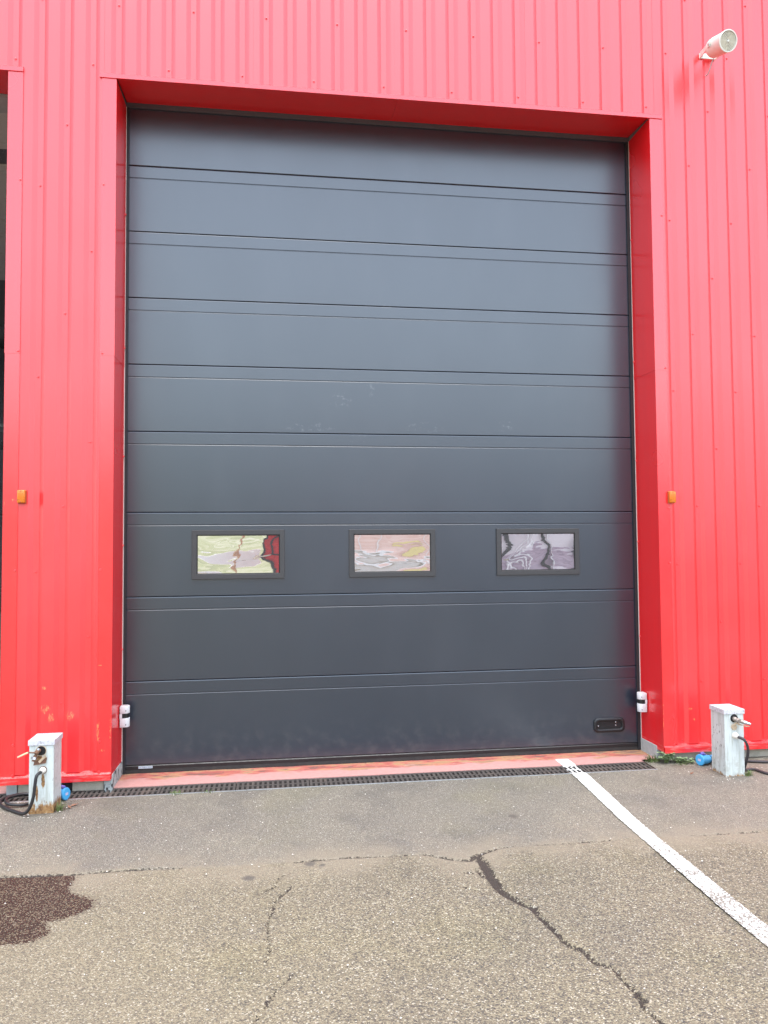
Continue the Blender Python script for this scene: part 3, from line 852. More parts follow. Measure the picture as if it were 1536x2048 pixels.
# recessed handle
def rr(cx, cz, hx, hz, r, seg=6):
    out = []
    for (sx, sz, a0) in ((1, 1, 0), (-1, 1, 90), (-1, -1, 180), (1, -1, 270)):
        for k in range(seg + 1):
            a = R(a0 + 90 * k / seg)
            out.append((cx + sx * (hx - r) + r * math.cos(a), cz + sz * (hz - r) + r * math.sin(a)))
    return out
hx, hz = 3.7075, 0.205
t = MB()
rings = [(0.128, 0.056, 0.034, DY - 0.0005), (0.127, 0.055, 0.034, DY - 0.010), (0.120, 0.048, 0.03, DY - 0.016), (0.108, 0.036, 0.022, DY - 0.016), (0.103, 0.031, 0.02, DY - 0.012), (0.101, 0.029, 0.018, DY - 0.0025)]
base = 0
for (a, b, r_, y) in rings:
    t.v += [(px, y, pz) for px, pz in rr(hx, hz, a, b, r_)]
m_ = len(t.v) // len(rings)
for i in range(len(rings) - 1):
    for k in range(m_):
        a = i * m_ + k; b = i * m_ + (k + 1) % m_
        t.f.append((a, b, b + m_, a + m_))
t.f.append(tuple(range((len(rings) - 1) * m_, len(rings) * m_)))
hd = t.build('handle', M['black'], door, smooth=True)
for (x, z) in ((hx + 0.055, hz + 0.020), (hx + 0.055, hz - 0.004), (hx - 0.090, hz - 0.006)):
    t = MB(); t.lathe((x, DY - 0.003, z), (0, -1, 0), [(0, 0.0048), (0.002, 0.0048), (0.0032, 0.003)], 10)
    t.build('screw', M['steel'], hd, smooth=True)

# maker's plate, flat print
t = MB(); t.box(0.115, 0.213, DY - 0.0062, DY - 0.0045, 0.0345, 0.0505)
pl = t.build('name_plate', simple('pale_blue_plate', (0.50, 0.60, 0.66), 0.4, var=0.1), door)
cu = bpy.data.curves.new('lettering', 'FONT')
cu.body = "LA TOULOUSAINE"; cu.size = 0.0115; cu.align_x = 'CENTER'; cu.align_y = 'CENTER'; cu.extrude = 0.0002
tmp = bpy.data.objects.new('lettering_curve', cu); C.objects.link(tmp)
bpy.context.view_layer.update()
me = bpy.data.meshes.new_from_object(tmp.evaluated_get(bpy.context.evaluated_depsgraph_get()))
bpy.data.objects.remove(tmp)
xsz = max(v.co.x for v in me.vertices) - min(v.co.x for v in me.vertices)
lt = bpy.data.objects.new('lettering', me); C.objects.link(lt)
me.materials.clear(); me.materials.append(M['black'])
lt.parent = pl
lt.rotation_euler = (R(90), 0, 0)
lt.scale = (0.088 / xsz, 1, 1)
lt.location = Vector((0.164, DY - 0.0065, 0.0425)) - Vector(door.location)

# ------------------------------------------------------------------ neighbouring bay with its door open overhead
od = thing('open_garage_door', 'older beige sectional door stored overhead in the neighbouring bay', 'garage door', (-2.7, 2.5, 4.96))
ZS = [0.60, 1.07, 1.56, 2.09, 2.60, 3.08, 3.57, 4.03, 4.48]
for i in range(8):
    t = MB()
    if i == 1:
        t.box(LX0 + .05, LX1 - .05, ZS[i] + .004, ZS[i] + 0.10, 4.96, 5.0)
        t.box(LX0 + .05, LX1 - .05, ZS[i + 1] - 0.09, ZS[i + 1] - .004, 4.96, 5.0)
        sec = t.build('door_section', M['taupe'], od)
        t = MB(); t.box(LX0 + .05, LX1 - .05, ZS[i] + 0.1005, ZS[i + 1] - 0.0905, 4.975, 4.985); t.build('pane', M['smoke'], sec)
    else:
        t.box(LX0 + .05, LX1 - .05, ZS[i] + .004, ZS[i + 1] - .004, 4.96, 5.0)
        t.build('door_section', M['taupe'], od)
t = MB(); t.box(LX0 + .01, LX1 - .01, 0.37, 0.585, 4.945, 5.3); t.build('header', simple('grey_header', (0.36, 0.35, 0.35), 0.7), od)
t = MB()
for y in (0.6, 4.6):
    t.box(LX1 - 0.075, LX1 - 0.03, y, y + 0.05, 4.9, 6.9)
t.box(LX1 - 0.075, LX1 - 0.03, 0.651, 4.599, 4.90, 4.955)
t.build('ceiling_track', M['galv'], od)
rack = thing('storage_rack', 'dark storage rack deep inside the open neighbouring bay', 'rack', (-3.4, 8.2, 0))
for x in (-4.3, -2.55):
    for y in (8.0, 8.6):
        t = MB(); t.box(x, x + 0.06, y, y + 0.06, 0.001, 5.6); t.build('upright', M['galv'], rack)
for z in (0.9, 2.2, 3.35, 3.65, 5.3):
    t = MB(); t.box(-4.24, -2.551, 8.0, 8.6, z, z + 0.06); t.build('shelf', M['dark_room'] if z != 3.65 else M['galv'], rack)

# ------------------------------------------------------------------ amber marker lights
def beacon(x, z, label):
    b = thing('marker_light', label, 'light', (x, -0.02, z), 'amber marker lights on the red facade')
    t = MB(); t.box(x - 0.028, x + 0.028, -0.013, -0.0045, z - 0.046, z + 0.046); t.build('base', M['amber_base'], b, bevel=0.004)
    t = MB(); t.box(x - 0.025, x + 0.025, -0.038, -0.0135, z - 0.043, z + 0.043); ln = t.build('lens', M['amber'], b, smooth=True, bevel=0.007, seg=3)
    for dz in (-0.018, 0.0, 0.018):
        t = MB(); t.box(x - 0.018, x + 0.018, -0.0395, -0.0382, z + dz - 0.0025, z + dz + 0.0025); t.build('lens_rib', M['amber'], ln)
    for dz in (-0.036, 0.036):
        t = MB(); t.lathe((x, -0.0382, z + dz), (0, -1, 0), [(0, .004), (.002, .004), (.0028, .002)], 8); t.build('screw', M['amber_base'], b)
beacon(-0.590, 1.983, 'amber marker light on the narrow pier beside the neighbouring bay')
beacon(4.072, 1.985, 'amber marker light on the wall below the loudspeaker')

# ------------------------------------------------------------------ light barrier sensors on the reveals
def sensor(x, y, z, sg, label):
    """sg +1: mounted on a reveal facing +x"""
    s = thing('door_sensor', label, 'sensor', (x, y, z), 'light barrier sensors on the door reveals')
    h, wd, dp = 0.148, 0.066, 0.066
    def nose(z0, z1, dep, wid, nm, m, bev):
        t = MB()
        poly = []
        for k in range(9):                                   # rounded nose in plan
            a = R(-90 + 180 * k / 8)
            poly.append((dep - 0.028 + 0.028 * math.cos(a), (wid / 2) * math.sin(a)))
        poly = [(0.002, -wid / 2)] + poly + [(0.002, wid / 2)]
        poly = [(x + sg * u, y + v) for u, v in poly]
        if sg < 0: poly = poly[::-1]
        t.prism(poly, 'z', z0, z1)
        return t.build(nm, m, s, smooth=True, bevel=bev)
    hs = nose(z + 0.022, z + h / 2, dp, wd, 'upper_cover', M['white_plastic'], 0.004)
    lo = nose(z - h / 2, z - 0.010, dp, wd, 'lower_cover', M['white_plastic'], 0.004)
    nose(z - 0.0098, z + 0.0218, dp - 0.006, wd - 0.006, 'lens_band', M['black'], 0.0)
    t = MB(); t.box(min(x + sg * 0.002, x + sg * 0.018), max(x + sg * 0.002, x + sg * 0.018), y - wd / 2 - 0.001, y - wd / 2 + 0.004, z - 0.0098, z + 0.0218); t.build('side_web', M['white_plastic'], s)
    for p, zz in ((hs, z + 0.043), (lo, z - 0.055)):
        t = MB(); t.lathe((x + sg * (dp - 0.022), y - wd / 2 + 0.004, zz), (sg * 0.55, -0.85, 0), [(0, 0.0045), (0.003, 0.0045), (0.0032, 0.002)], 8)
        t.build('screw', M['black'], p)
sensor(0.0045, 0.262, 0.437, 1, 'grey white light barrier sensor on the left reveal above the name plate')
sensor(DX - 0.0045, 0.262, 0.398, -1, 'grey white light barrier sensor on the right reveal above the door handle')

# ------------------------------------------------------------------ loudspeaker
def loudspeaker():
    ax = Vector((0.10, -0.93, -0.29)).normalized()
    fc = Vector((4.415, -0.36, 5.337))                   # centre of the front
    bk = fc - ax * 0.175
    s = thing('loudspeaker', 'round cream outdoor loudspeaker on a bracket high on the red wall', 'loudspeaker', tuple(bk))
    t = MB()
    t.lathe(bk, ax, [(-0.035, 0.012), (-0.033, 0.03), (-0.022, 0.052), (0.0, 0.067), (0.03, 0.0715), (0.155, 0.074), (0.16, 0.0765), (0.173, 0.0765), (0.175, 0.074), (0.1745, 0.068), (0.163, 0.066), (0.163, 0.03)], 40)
    t.build('body', M['horn'], s, smooth=True)
    t = MB(); t.lathe(bk, ax, [(0.1635, 0.066), (0.1638, 0.001)], 32); gr = t.build('grille', M['grille_back'], s)
    for r_ in np.linspace(0.016, 0.060, 6):
        t = MB(); t.lathe(bk, ax, [(0.164, r_ - 0.0026), (0.1695, r_ - 0.0026), (0.1695, r_ + 0.0026), (0.164, r_ + 0.0026)], 32)
        # hollow ring: remove the two caps
        t.f = t.f[:-2]
        t.build('grille_ring', M['horn_grille'], gr)
    t = MB(); t.lathe(bk, ax, [(0.164, 0.009), (0.1725, 0.009), (0.174, 0.005)], 20); t.build('grille_cap', M['horn'], gr, smooth=True)
    u = ax.cross(Vector((0, 0, 1))).normalized(); v = u.cross(ax)
    t = MB()
    for k in range(4):
        d = (u * math.cos(k * math.pi / 2) + v * math.sin(k * math.pi / 2))
        t.tube([bk + ax * 0.167 + d * 0.008, bk + ax * 0.167 + d * 0.066], 0.0016, 6)
    t.build('grille_spoke', M['horn'], gr)
    # U bracket: two cheeks from the pivots back to a plate on the wall
    piv = bk + ax * 0.055
    pw = Vector((4.425, -0.004, 5.455))
    for sg in (1, -1):
        p0 = piv + u * sg * 0.078
        p1 = Vector((pw.x + 0.035 + (0.062 if u.x * sg > 0 else -0.062), -0.012, pw.z - 0.004))
        dv = (p1 - p0).normalized(); sv = dv.cross(Vector((1, 0, 0))).normalized() * 0.020; nx = Vector((0.003, 0, 0))
        t = MB()
        q = [p0 - dv * 0.012 + sv * .8, p0 - dv * 0.012 - sv * .8, p1 - sv * 1.3, p1 + sv * 1.3]
        t.add([a + nx for a in q] + [a - nx for a in q], [(0, 1, 2, 3), (7, 6, 5, 4), (0, 4, 5, 1), (1, 5, 6, 2), (2, 6, 7, 3), (3, 7, 4, 0)])
        br = t.build('bracket_arm', M['horn'], s)
        t = MB(); t.lathe(p0 + nx * sg * (1 if u.x > 0 else -1), Vector((sg * (1 if u.x > 0 else -1), 0, 0)), [(0, 0.008), (0.006, 0.008), (0.008, 0.004)], 12); t.build('bolt', M['steel'], br, smooth=True)
    t = MB(); t.box(pw.x - 0.032, pw.x + 0.102, -0.012, -0.003, pw.z - 0.024, pw.z + 0.016); bp = t.build('bracket_plate', M['horn'], s, bevel=0.002)
    t = MB(); t.lathe((pw.x - 0.012, -0.0125, pw.z - 0.004), (0, -1, 0), [(0, 0.009), (0.005, 0.009), (0.007, 0.004)], 10); t.build('bolt', M['steel'], bp)
    t = MB()
    t.tube([(4.47, -0.10, 5.405), (4.462, -0.07, 5.37), (4.457, -0.05, 5.33), (4.452, -0.03, 5.30), (4.447, -0.01, 5.295), (4.447, 0.004, 5.30)], 0.0038, 8)
    t.build('cable', simple('grey_speaker_cable', (0.45, 0.42, 0.42), 0.5), s, smooth=True)
loudspeaker()

# ------------------------------------------------------------------ service posts
def bez(pts, n=8):
    """Catmull-Rom through the points"""
    P = [Vector(p) for p in pts]; P = [P[0] * 2 - P[1]] + P + [P[-1] * 2 - P[-2]]
    out = []
    for i in range(1, len(P) - 2):
        for k in range(n):
            t = k / n
            a, b, c, d = P[i - 1], P[i], P[i + 1], P[i + 2]
            out.append(0.5 * ((2 * b) + (c - a) * t + (2 * a - 5 * b + 4 * c - d) * t * t + (3 * b - a - 3 * c + d) * t * t * t))
    out.append(P[-2])
    return out

def post(xc, y0, h, label, mat, rusty):
    p = thing('service_post', label, 'service post', (xc, y0 + 0.087, 0), 'service posts in front of the wall')
    W, D = 0.146, 0.172
    t = MB(); t.box(xc - W / 2, xc + W / 2, y0, y0 + D, -0.03, h - 0.022); t.build('housing', mat, p, bevel=0.003)
    t = MB()
    o = 0.006
    t.box(xc - W / 2 - o, xc + W / 2 + o, y0 - o, y0 + D + o, h - 0.033, h)
    t.build('lid', M['lid'], p, bevel=0.0022)
    # no opening cut: black disc painted as its dark inside, valve in front
    hc = Vector((xc - 0.002, y0, h - 0.066)) if rusty else Vector((xc - 0.002, y0, h - 0.062))
    t = MB(); t.lathe(hc + Vector((0, 0.0, 0)), (0, -1, 0), [(-0.002, 0.029), (0.0012, 0.029)], 20); t.build('black_opening_disc', M['black'], p)
    tp = MB(); tp.lathe(hc + Vector((0, 0, 0.0)), (0, -1, 0), [(0.0, 0.032), (0.003, 0.032), (0.0032, 0.029), (0.0, 0.029)], 20); tp.f = tp.f[:-2]
    tp.build('opening_rim', M['lever'] if rusty else M['post_clean'], p)
    if rusty:
        t = MB()
        t.lathe(hc + Vector((-0.010, 0, 0.004)), (-0.15, -1, -0.1), [(0.0, 0.011), (0.012, 0.013), (0.016, 0.010), (0.030, 0.010), (0.034, 0.014), (0.044, 0.013), (0.048, 0.007)], 12)
        t.lathe(hc + Vector((-0.018, -0.028, -0.008)), (-0.35, -0.3, -1), [(0, 0.009), (0.014, 0.010), (0.016, 0.013), (0.028, 0.013), (0.032, 0.009), (0.050, 0.0095)], 12)
        tap = t.build('tap', M['rust'], p, smooth=True)
        t = MB(); t.lathe(hc + Vector((-0.010, -0.020, 0.014)), (0.1, -1, 0.2), [(0, 0.008), (0.012, 0.008)], 6); t.build('valve_nut', M['chrome'], tap)
        t = MB(); t.lathe(hc + Vector((-0.028, -0.036, -0.028)), (-0.35, -0.35, -1), [(0, 0.0165), (0.015, 0.0165)], 6); t.build('hose_nut', M['chrome'], tap)
        t = MB(); t.tube([hc + Vector((-0.012, -0.046, 0.0)), hc + Vector((-0.042, -0.052, 0.004)), hc + Vector((-0.062, -0.055, 0.006))], 0.0045, 8); t.build('lever', M['rust'], tap, smooth=True)
        t = MB(); t.tube([hc + Vector((-0.060, -0.055, 0.006)), hc + Vector((-0.085, -0.06, -0.004)), hc + Vector((-0.118, -0.064, -0.018))], [0.0058, 0.0062, 0.005], 8); t.build('lever_sleeve', M['peach'], tap, smooth=True)
        t = MB()
        a = hc + Vector((-0.030, -0.018, -0.072)); 
        q = [hc + Vector((0.030, -0.020, -0.020)), hc + Vector((0.034, -0.014, -0.034)), hc + Vector((0.0, -0.030, -0.068)), hc + Vector((-0.008, -0.034, -0.056))]
        t.add(q + [v_ + Vector((0, 0.004, -0.002)) for v_ in q], [(0, 1, 2, 3), (7, 6, 5, 4), (0, 4, 5, 1), (1, 5, 6, 2), (2, 6, 7, 3), (3, 7, 4, 0)])
        t.build('guard_plate', M['lever'], p)
        t = MB()
        q = [hc + Vector((0.036, -0.002, -0.040)), hc + Vector((0.030, -0.004, -0.072)), hc + Vector((-0.040, -0.016, -0.080)), hc + Vector((-0.036, -0.012, -0.060))]
        t.add(q + [v_ + Vector((0, -0.004, -0.003)) for v_ in q], [(0, 1, 2, 3), (7, 6, 5, 4), (0, 4, 5, 1), (1, 5, 6, 2), (2, 6, 7, 3), (3, 7, 4, 0)])
        t.build('rusted_plate', M['rust'], p)
        gz = 0.264; gx = xc + 0.010
    else:
        t = MB()
        t.lathe(hc + Vector((0.0, 0, -0.004)), (0.25, -1, -0.15), [(0.0, 0.015), (0.014, 0.017), (0.02, 0.013), (0.034, 0.013), (0.038, 0.018), (0.050, 0.016)], 14)
        t.lathe(hc + Vector((0.012, -0.026, -0.010)), (0.8, -0.62, -0.22), [(0.0, 0.011), (0.022, 0.011), (0.024, 0.0135), (0.038, 0.0135)], 12)
        tap = t.build('tap', M['brass'], p, smooth=True)
        t = MB(); t.lathe(hc + Vector((0.012, -0.026, -0.010)), (0.8, -0.62, -0.22), [(0.039, 0.0125), (0.044, 0.0140), (0.056, 0.0140), (0.058, 0.0105), (0.064, 0.0115), (0.070, 0.009), (0.076, 0.010), (0.086, 0.007)], 14); t.build('hose_nozzle', M['chrome'], tap, smooth=True)
        t = MB()
        def slab(q):
            t.add(q + [v_ + Vector((0, 0.003, -0.004)) for v_ in q], [(0, 1, 2, 3), (7, 6, 5, 4), (0, 4, 5, 1), (1, 5, 6, 2), (2, 6, 7, 3), (3, 7, 4, 0)])
        slab([hc + Vector((-0.028, -0.012, -0.046)), hc + Vector((-0.004, -0.030, -0.022)), hc + Vector((0.010, -0.034, -0.026)), hc + Vector((-0.022, -0.014, -0.056))])
        slab([hc + Vector((0.0, -0.034, -0.024)), hc + Vector((0.050, -0.066, -0.044)), hc + Vector((0.072, -0.076, -0.042)), hc + Vector((0.012, -0.036, -0.036))])
        t.build('lever', M['lever'], tap)
        t = MB(); t.lathe(hc + Vector((0.0, 0, -0.062)), (0, -1, 0), [(0, 0.024), (0.006, 0.022), (0.007, 0.008)], 6); t.build('backing_plate', M['lever'], p)
        gz = 0.284; gx = xc + 0.004
    g = Vector((gx, y0, gz))
    ga = Vector((-0.2 if rusty else 0.35, -1, -0.25))
    t = MB(); t.lathe(g, ga, [(0, 0.0215), (0.006, 0.0215), (0.012, 0.019), (0.026, 0.0145), (0.027, 0.009)], 18); t.build('cable_gland', M['gland'], p, smooth=True)
    t = MB(); t.lathe(g, (0, -1, 0), [(0, 0.0245), (0.0025, 0.0245)], 18); t.build('gland_washer', M['rust'] if rusty else M['gland'], p)
    return g + ga.normalized() * 0.024
gL = post(-0.336, -0.392, 0.448, 'rusty pale green service post with a leaning lever, beside the neighbouring bay', M['post_rusty'], True)
gR = post(4.293, -0.395, 0.466, 'cleaner pale green service post with a hose nozzle, below the loudspeaker', M['post_clean'], False)

def cable(pts, label, conn0, conn1, mat):
    c = thing('power_cable', label, 'cable', (pts[0][0], pts[0][1], 0), 'power cables from the service posts')
    t = MB(); t.tube(bez(pts, 10), 0.0098, 10); t.build('cord', mat, c, smooth=True)
    a = Vector(conn0); b = Vector(conn1); ax = (b - a).normalized(); Ln = (b - a).length
    t = MB(); t.lathe(a, ax, [(0, 0.013), (0.004, 0.017), (0.03, 0.020), (0.034, 0.026), (Ln * 0.55, 0.0285), (Ln * 0.57, 0.032), (Ln - 0.016, 0.033)], 20)
    cn = t.build('connector', M['blue'], c, smooth=True)
    t = MB(); t.lathe(a, ax, [(Ln - 0.0155, 0.0385), (Ln - 0.004, 0.0395), (Ln, 0.036), (Ln + 0.001, 0.02)], 24)
    t.lathe(a + ax * (Ln - 0.014) + Vector((0, 0, -0.026)), ax, [(0, 0.014), (0.013, 0.014)], 12)
    cp = t.build('cap', M['blue'], cn, smooth=True)
    u = ax.cross(Vector((0, 0, 1))).normalized(); v = u.cross(ax)
    if v.z < 0: v = -v
    q = a + ax * (Ln + 0.0015)
    t = MB(); vs = [q + u * 0.013 + v * 0.008, q - u * 0.013 + v * 0.008, q - u * 0.013 - v * 0.008, q + u * 0.013 - v * 0.008]
    t.add(vs + [w_ - ax * 0.002 for w_ in vs], [(0, 1, 2, 3), (7, 6, 5, 4), (0, 4, 5, 1), (1, 5, 6, 2), (2, 6, 7, 3), (3, 7, 4, 0)])
    t.build('rating_plate', M['lilac'], cn)
    t = MB(); t.tube([a + ax * (Ln - 0.012) + v * 0.041, a + ax * (Ln - 0.035) + v * 0.046, a + ax * (Ln - 0.06) + v * 0.034], [0.010, 0.011, 0.007], 8); t.build('latch', M['violet'], cn, smooth=True)
    t = MB()
    for d in (0.068, 0.10):
        t.lathe(a, ax, [(Ln - d, 0.030), (Ln - d + 0.005, 0.0305)], 16)
    t.build('strap', M['black'], cn)
    return c
cable([gL, (-0.347, -0.446, 0.245), (-0.355, -0.452, 0.188), (-0.364, -0.452, 0.115), (-0.388, -0.446, 0.05), (-0.425, -0.425, 0.016), (-0.50, -0.36, 0.011), (-0.60, -0.26, 0.011), (-0.655, -0.15, 0.012), (-0.63, -0.06, 0.012), (-0.54, -0.025, 0.012), (-0.44, -0.06, 0.012), (-0.415, -0.16, 0.014), (-0.48, -0.245, 0.012), (-0.58, -0.235, 0.020), (-0.61, -0.15, 0.030), (-0.54, -0.07, 0.026), (-0.44, -0.075, 0.02), (-0.37, -0.115, 0.03)],
      'black cable from the rusty post coiled over the drain, blue plug behind the post', (-0.375, -0.11, 0.034), (-0.243, -0.165, 0.042), M['cable'])
cable([gR, (4.335, -0.447, 0.262), (4.362, -0.440, 0.21), (4.376, -0.415, 0.15), (4.385, -0.375, 0.08), (4.40, -0.335, 0.03), (4.44, -0.305, 0.013), (4.50, -0.30, 0.011), (4.53, -0.40, 0.011), (4.62, -0.50, 0.011), (4.80, -0.50, 0.011), (4.92, -0.36, 0.011), (4.88, -0.20, 0.011), (4.72, -0.145, 0.011), (4.60, -0.11, 0.012), (4.50, -0.075, 0.016), (4.42, -0.06, 0.025), (4.35, -0.07, 0.034)],
      'black cable from the cleaner post looping on the asphalt, blue plug beside the weeds', (4.345, -0.068, 0.036), (4.185, -0.118, 0.042), M['cable_dusty'])

# ------------------------------------------------------------------ weeds
def grass(x, y, n, h, spread, label, mat='grass', lean=(0, 0)):
    t = MB()
    for i in range(n):
        a = rnd.uniform(0, 2 * math.pi); r_ = spread * rnd.random() ** 0.7
        bx, by = x + r_ * math.cos(a), y + r_ * math.sin(a) * 0.6
        hh = h * rnd.uniform(0.45, 1.1); wd = rnd.uniform(0.0012, 0.0026)
        out = Vector((math.cos(a) * rnd.uniform(0.1, 0.7) + lean[0], math.sin(a) * rnd.uniform(0.1, 0.7) + lean[1], 0)) * hh
        sd_ = Vector((-math.sin(a + rnd.uniform(-1, 1)), math.cos(a), 0)).normalized() * wd
        p = [Vector((bx, by, -0.002)) + out * (q * q) + Vector((0, 0, hh * (q - 0.25 * q * q))) for q in (0, 0.4, 0.75, 1.0)]
        vs = []
        for q, pp in zip((1, 0.9, 0.6), p[:3]): vs += [pp - sd_ * q, pp + sd_ * q]
        vs.append(p[3])
        t.add(vs, [(0, 1, 3, 2), (2, 3, 5, 4), (4, 5, 6)])
    o = t.build('grass_tuft', M[mat])
    tag(o, label, 'grass', 'grass tufts at the foot of the wall')
    return o
grass(3.90, 0.045, 130, 0.075, 0.065, 'dense grass tuft at the right end of the drain grate', lean=(-0.3, -0.2))
grass(-0.238, -0.36, 48, 0.075, 0.035, 'spiky grass tuft beside the rusty post', lean=(0.15, -0.1))
grass(4.385, -0.40, 55, 0.055, 0.030, 'short grass tuft at the foot of the cleaner post')
grass(0.44, -0.155, 40, 0.030, 0.055, 'low grass tuft growing over the drain rail near the left jamb')
grass(0.655, -0.152, 26, 0.020, 0.050, 'tiny sparse grass along the drain rail right of the low tuft')
grass(4.10, -0.055, 60, 0.030, 0.085, 'flat grass patch beside the blue plug by the wall')

def weed(x, y, h, n, label, sc=1.0, spread=0.05):
    wd = thing('weed_plant', label, 'weed', (x, y, 0), 'leafy weeds at the foot of the wall')
    t = MB(); lf = MB()
    for i in range(n):
        a = rnd.uniform(0, 2 * math.pi); r_ = spread * rnd.uniform(0.2, 1)
        top = Vector((x + math.cos(a) * r_, y + math.sin(a) * r_ * 0.5 - 0.01, h * rnd.uniform(0.35, 1.0)))
        b0 = Vector((x + rnd.uniform(-.012, .012), y + rnd.uniform(-.006, .006), -0.002))
        t.tube([b0, (b0 + top) / 2 + Vector((0, 0, h * 0.12)), top], 0.0012, 5)
        for k in range(3):                                   # three rounded lobes
            b = a + (k - 1) * 1.0 + rnd.uniform(-.3, .3)
            d = Vector((math.cos(b), math.sin(b), rnd.uniform(-0.25, 0.35))).normalized()
            s_ = Vector((-math.sin(b), math.cos(b), rnd.uniform(-.2, .2))).normalized()
            L = rnd.uniform(0.017, 0.027) * sc; Wd = L * 0.42
            up_ = d.cross(s_) * 0.003
            lf.add([top, top + d * L * 0.35 + s_ * Wd, top + d * L * 0.8 + s_ * Wd * 0.8, top + d * L + up_, top + d * L * 0.8 - s_ * Wd * 0.8, top + d * L * 0.35 - s_ * Wd, top + d * L * 0.5 - up_],
                   [(0, 1, 6), (1, 2, 6), (2, 3, 6), (3, 4, 6), (4, 5, 6), (5, 0, 6)])
    t.build('stem', M['grass'], wd)
    lf.build('foliage', M['leaf'], wd)
weed(3.985, -0.005, 0.085, 26, 'tallest leafy weed right below the corner of the red jamb', 1.1, 0.055)
weed(4.065, -0.02, 0.045, 16, 'low leafy weed between the tallest weed and the blue plug', 0.9, 0.045)
weed(4.13, -0.03, 0.030, 14, 'flattest leafy weed right next to the blue plug', 0.8, 0.045)

def dead(x, y, rz, L, label):
    t = MB(); c, s_ = math.cos(rz), math.sin(rz)
    P = lambda u, v, z: (x + u * c - v * s_, y + u * s_ + v * c, z)
    t.add([P(-L / 2, 0, .004), P(-L / 6, L * .2, .012), P(L / 4, L * .17, .009), P(L / 2, 0, .016), P(L / 4, -L * .17, .011), P(-L / 6, -L * .2, .007), P(0, 0, .004)],
          [(0, 1, 6), (1, 2, 6), (2, 3, 6), (3, 4, 6), (4, 5, 6), (5, 0, 6)])
    tag(t.build('dead_leaf', M['deadleaf']), label, 'leaf', 'dead leaves on the asphalt')
dead(-0.165, -0.285, 0.4, 0.050, 'brown dead leaf on the asphalt below the blue plug of the rusty post')
dead(-0.185, -0.325, 2.2, 0.040, 'small brown dead leaf beside the spiky grass tuft')
dead(4.02, -0.30, 0.3, 0.035, 'small brown dead leaf left of the cleaner post')

# loose chippings scattered over the yard: nobody could count them
t = MB()
for i in range(420):
    x = rnd.uniform(-0.9, 4.7); y = -0.16 - 2.6 * rnd.random() ** 1.6
    if i < 60: x = rnd.choice([rnd.gauss(-0.33, 0.12), rnd.gauss(4.25, 0.2)]); y = rnd.uniform(-0.55, -0.17)
    s_ = rnd.uniform(0.0022, 0.0050) * (1.5 if i < 20 else 1)
    a = rnd.uniform(0, 6.3)
    ring = [(x + s_ * rnd.uniform(.7, 1.3) * math.cos(a + k * 1.2566), y + s_ * rnd.uniform(.7, 1.2) * math.sin(a + k * 1.2566), 0.004) for k in range(5)]
    n0 = len(ring)
    t.add(ring + [(x, y, 0.004 + s_ * rnd.uniform(0.6, 1.0))], [(k, (k + 1) % 5, 5) for k in range(5)])
kind(t.build('loose_gravel', M['pebble']), 'stuff', 'pale loose chippings scattered on the asphalt')

# ------------------------------------------------------------------ made-up far side of the yard, placed for the panes to mirror
def banded(name, cols, stretch, rough=0.85):
    k = NM(name)
    n1 = k.noise(1, 6, stretch=stretch, rough=0.65, dist=0.3)
    return k.out(k.ramp(n1, [(0.28 + 0.44 * i / (len(cols) - 1), c) for i, c in enumerate(cols)]), rough)
t = MB()
for i in range(24):
    x0 = -70 + i * 3.2; x1 = x0 + 3.2
    t.add([(x0, -34, -0.01), (x1, -34, -0.01), (x1, -44, 2.9 + .3 * math.sin(i)), (x0, -44, 2.9 + .3 * math.sin(i - 1)), (x1, -75, 5.0), (x0, -75, 5.0)], [(0, 1, 2, 3), (3, 2, 4, 5)])
kind(t.build('added_grass_bank', banded('meadow', [(0.08, 0.095, 0.05), (0.17, 0.18, 0.075), (0.25, 0.255, 0.12), (0.36, 0.34, 0.24), (0.15, 0.16, 0.065)], (0.22, 1.2, 3.0))), 'structure', 'grass bank added across the yard for the panes to mirror')
t = MB()  # added ridge: blocks the low sky so wall and door reflect darker
NX, NY = 90, 7
for j in range(NY):
    for i in range(NX + 1):
        x = -260 + 520 * i / NX; q = j / (NY - 1)
        h = (22 + 7 * mnoise.noise(Vector((x * 0.02, 3.1, 0))) + 2.5 * mnoise.noise(Vector((x * 0.13, j * 0.9, 5)))) * (q ** 0.8)
        t.v.append((x, -78 - 55 * q, h - 0.3))
for j in range(NY - 1):
    for i in range(NX):
        a = j * (NX + 1) + i
        t.f.append((a, a + 1, a + NX + 2, a + NX + 1))
kind(t.build('added_hill', banded('added_hill_woods', [(0.022, 0.034, 0.014), (0.05, 0.07, 0.03), (0.09, 0.10, 0.05)], (0.25, 0.25, 0.4)), smooth=True), 'structure', 'unseen wooded hill added far behind the viewer to darken low reflections')
kb = MB(); kb.box(-70, 0.45, -33.0, -32.6, 0.0, 0.62)
tag(kb.build('added_boundary_wall', simple('white_render', (0.78, 0.77, 0.74), 0.8)), 'low white boundary wall added before the grass bank for the panes to mirror', 'wall')
pp = MB(); pp.lathe((-0.75, -31.5, 0.0), (0, 0, 1), [(0, 0.06), (5.5, 0.045)], 12)
tag(pp.build('added_pole', simple('tan_pole', (0.48, 0.30, 0.17), 0.6)), 'tan pole added before the white boundary wall for the panes to mirror', 'pole')
pk = thing('added_brick_building', 'pale pink brick building added across the yard for the panes to mirror', 'building', (6, -27, 0))
t = MB(); t.box(3.2, 9.0, -36, -27, 0.76, 5.5); t.build('wall', banded('pink_brick', [(0.55, 0.33, 0.27), (0.70, 0.47, 0.39), (0.76, 0.58, 0.50), (0.64, 0.42, 0.35)], (0.5, 0.5, 9)), pk)
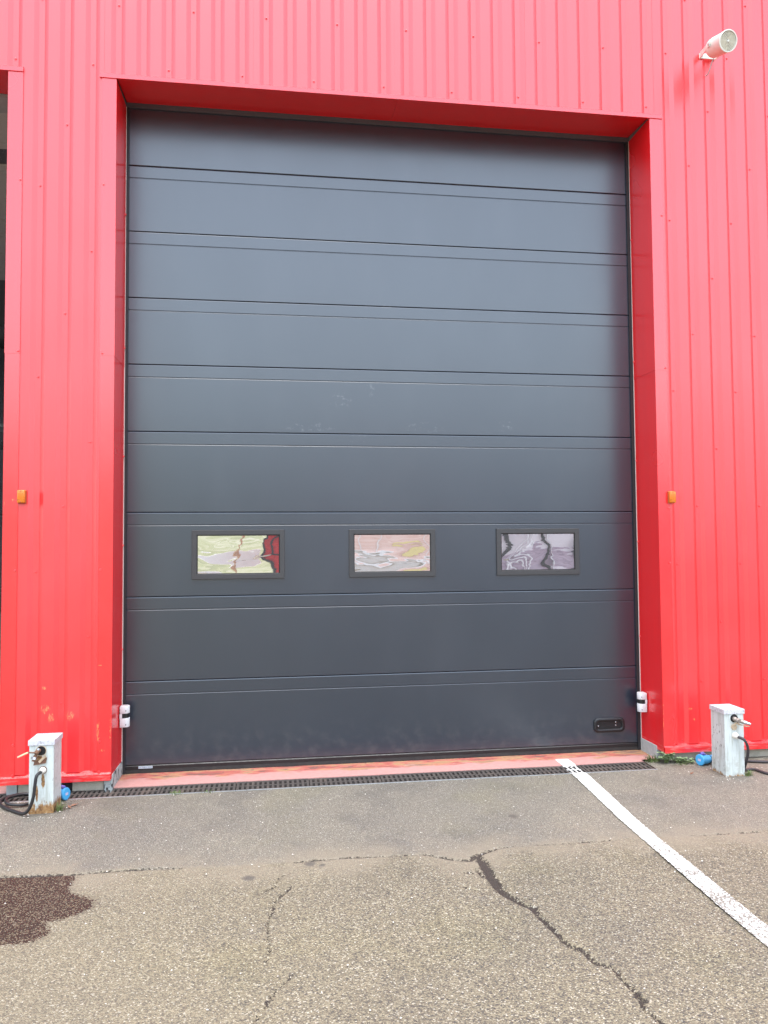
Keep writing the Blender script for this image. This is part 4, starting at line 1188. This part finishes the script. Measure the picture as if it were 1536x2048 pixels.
t = MB(); t.box(3.2, 9.0, -26.995, -26.9, 0.66, 0.76); t.build('string_course', simple('white_course', (0.8, 0.79, 0.76), 0.7), pk)
t = MB(); t.box(3.2, 9.0, -36, -26.99, 0.002, 0.655); t.build('base_course', banded('grey_base', [(0.50, 0.46, 0.41), (0.66, 0.61, 0.55), (0.56, 0.50, 0.45)], (1.5, 1.5, 6)), pk)
t = MB(); t.box(6.3, 7.3, -26.99, -26.96, 1.25, 1.7); t.build('yellow_board', simple('yellow_paint', (0.70, 0.58, 0.25), 0.6), pk)
for x in (4.6, 5.5, 7.6):
    t = MB(); t.box(x, x + 0.05, -26.99, -26.95, 0.78, 5.4); t.build('downpipe', simple('pale_pipe', (0.74, 0.70, 0.66), 0.5), pk)
t = MB(); t.box(0.74, 3.15, -30, -27.2, 0.002, 4.5); t.build('red_stand_in', banded('deep_red_paint', [(0.30, 0.012, 0.016), (0.55, 0.03, 0.03), (0.22, 0.012, 0.014)], (2, 2, 1.5)), pk)  # red block added in place of the viewer's own red and black reflection
for x in (0.70, 1.25, 1.9, 2.7):
    t = MB(); t.box(x, x + 0.13, -27.18, -27.05, 0.002, 4.5); t.build('stand_in_post', M['black'], pk)
wb = thing('added_workshop', 'pale lilac workshop with dark posts added across the yard for the panes to mirror', 'building', (14, -27, 0))
t = MB(); t.box(9.2, 30, -40, -27, 0.002, 6.0); t.build('wall', banded('lilac_render', [(0.56, 0.50, 0.52), (0.64, 0.58, 0.60), (0.70, 0.64, 0.65)], (1.5, 1.5, 0.4)), wb)
t = MB(); t.box(9.2, 30, -26.99, -26.9, 0.002, 1.15); t.build('base_course', banded('mauve_brick', [(0.16, 0.12, 0.15), (0.34, 0.26, 0.31), (0.46, 0.37, 0.42), (0.26, 0.19, 0.24)], (0.9, 0.9, 7)), wb)
for x in (11.05, 12.95, 14.4, 16, 18, 20):
    t = MB(); t.box(x, x + 0.17, -26.89, -26.7, 0.002, 6.0); t.build('post', M['black'], wb)
for x in (11.75, 11.95, 12.15, 13.3, 15.0):
    t = MB(); t.box(x, x + 0.04, -26.89, -26.8, 0.002, 6.0); t.build('pale_post', simple('pale_post_paint', (0.75, 0.72, 0.72), 0.5), wb)
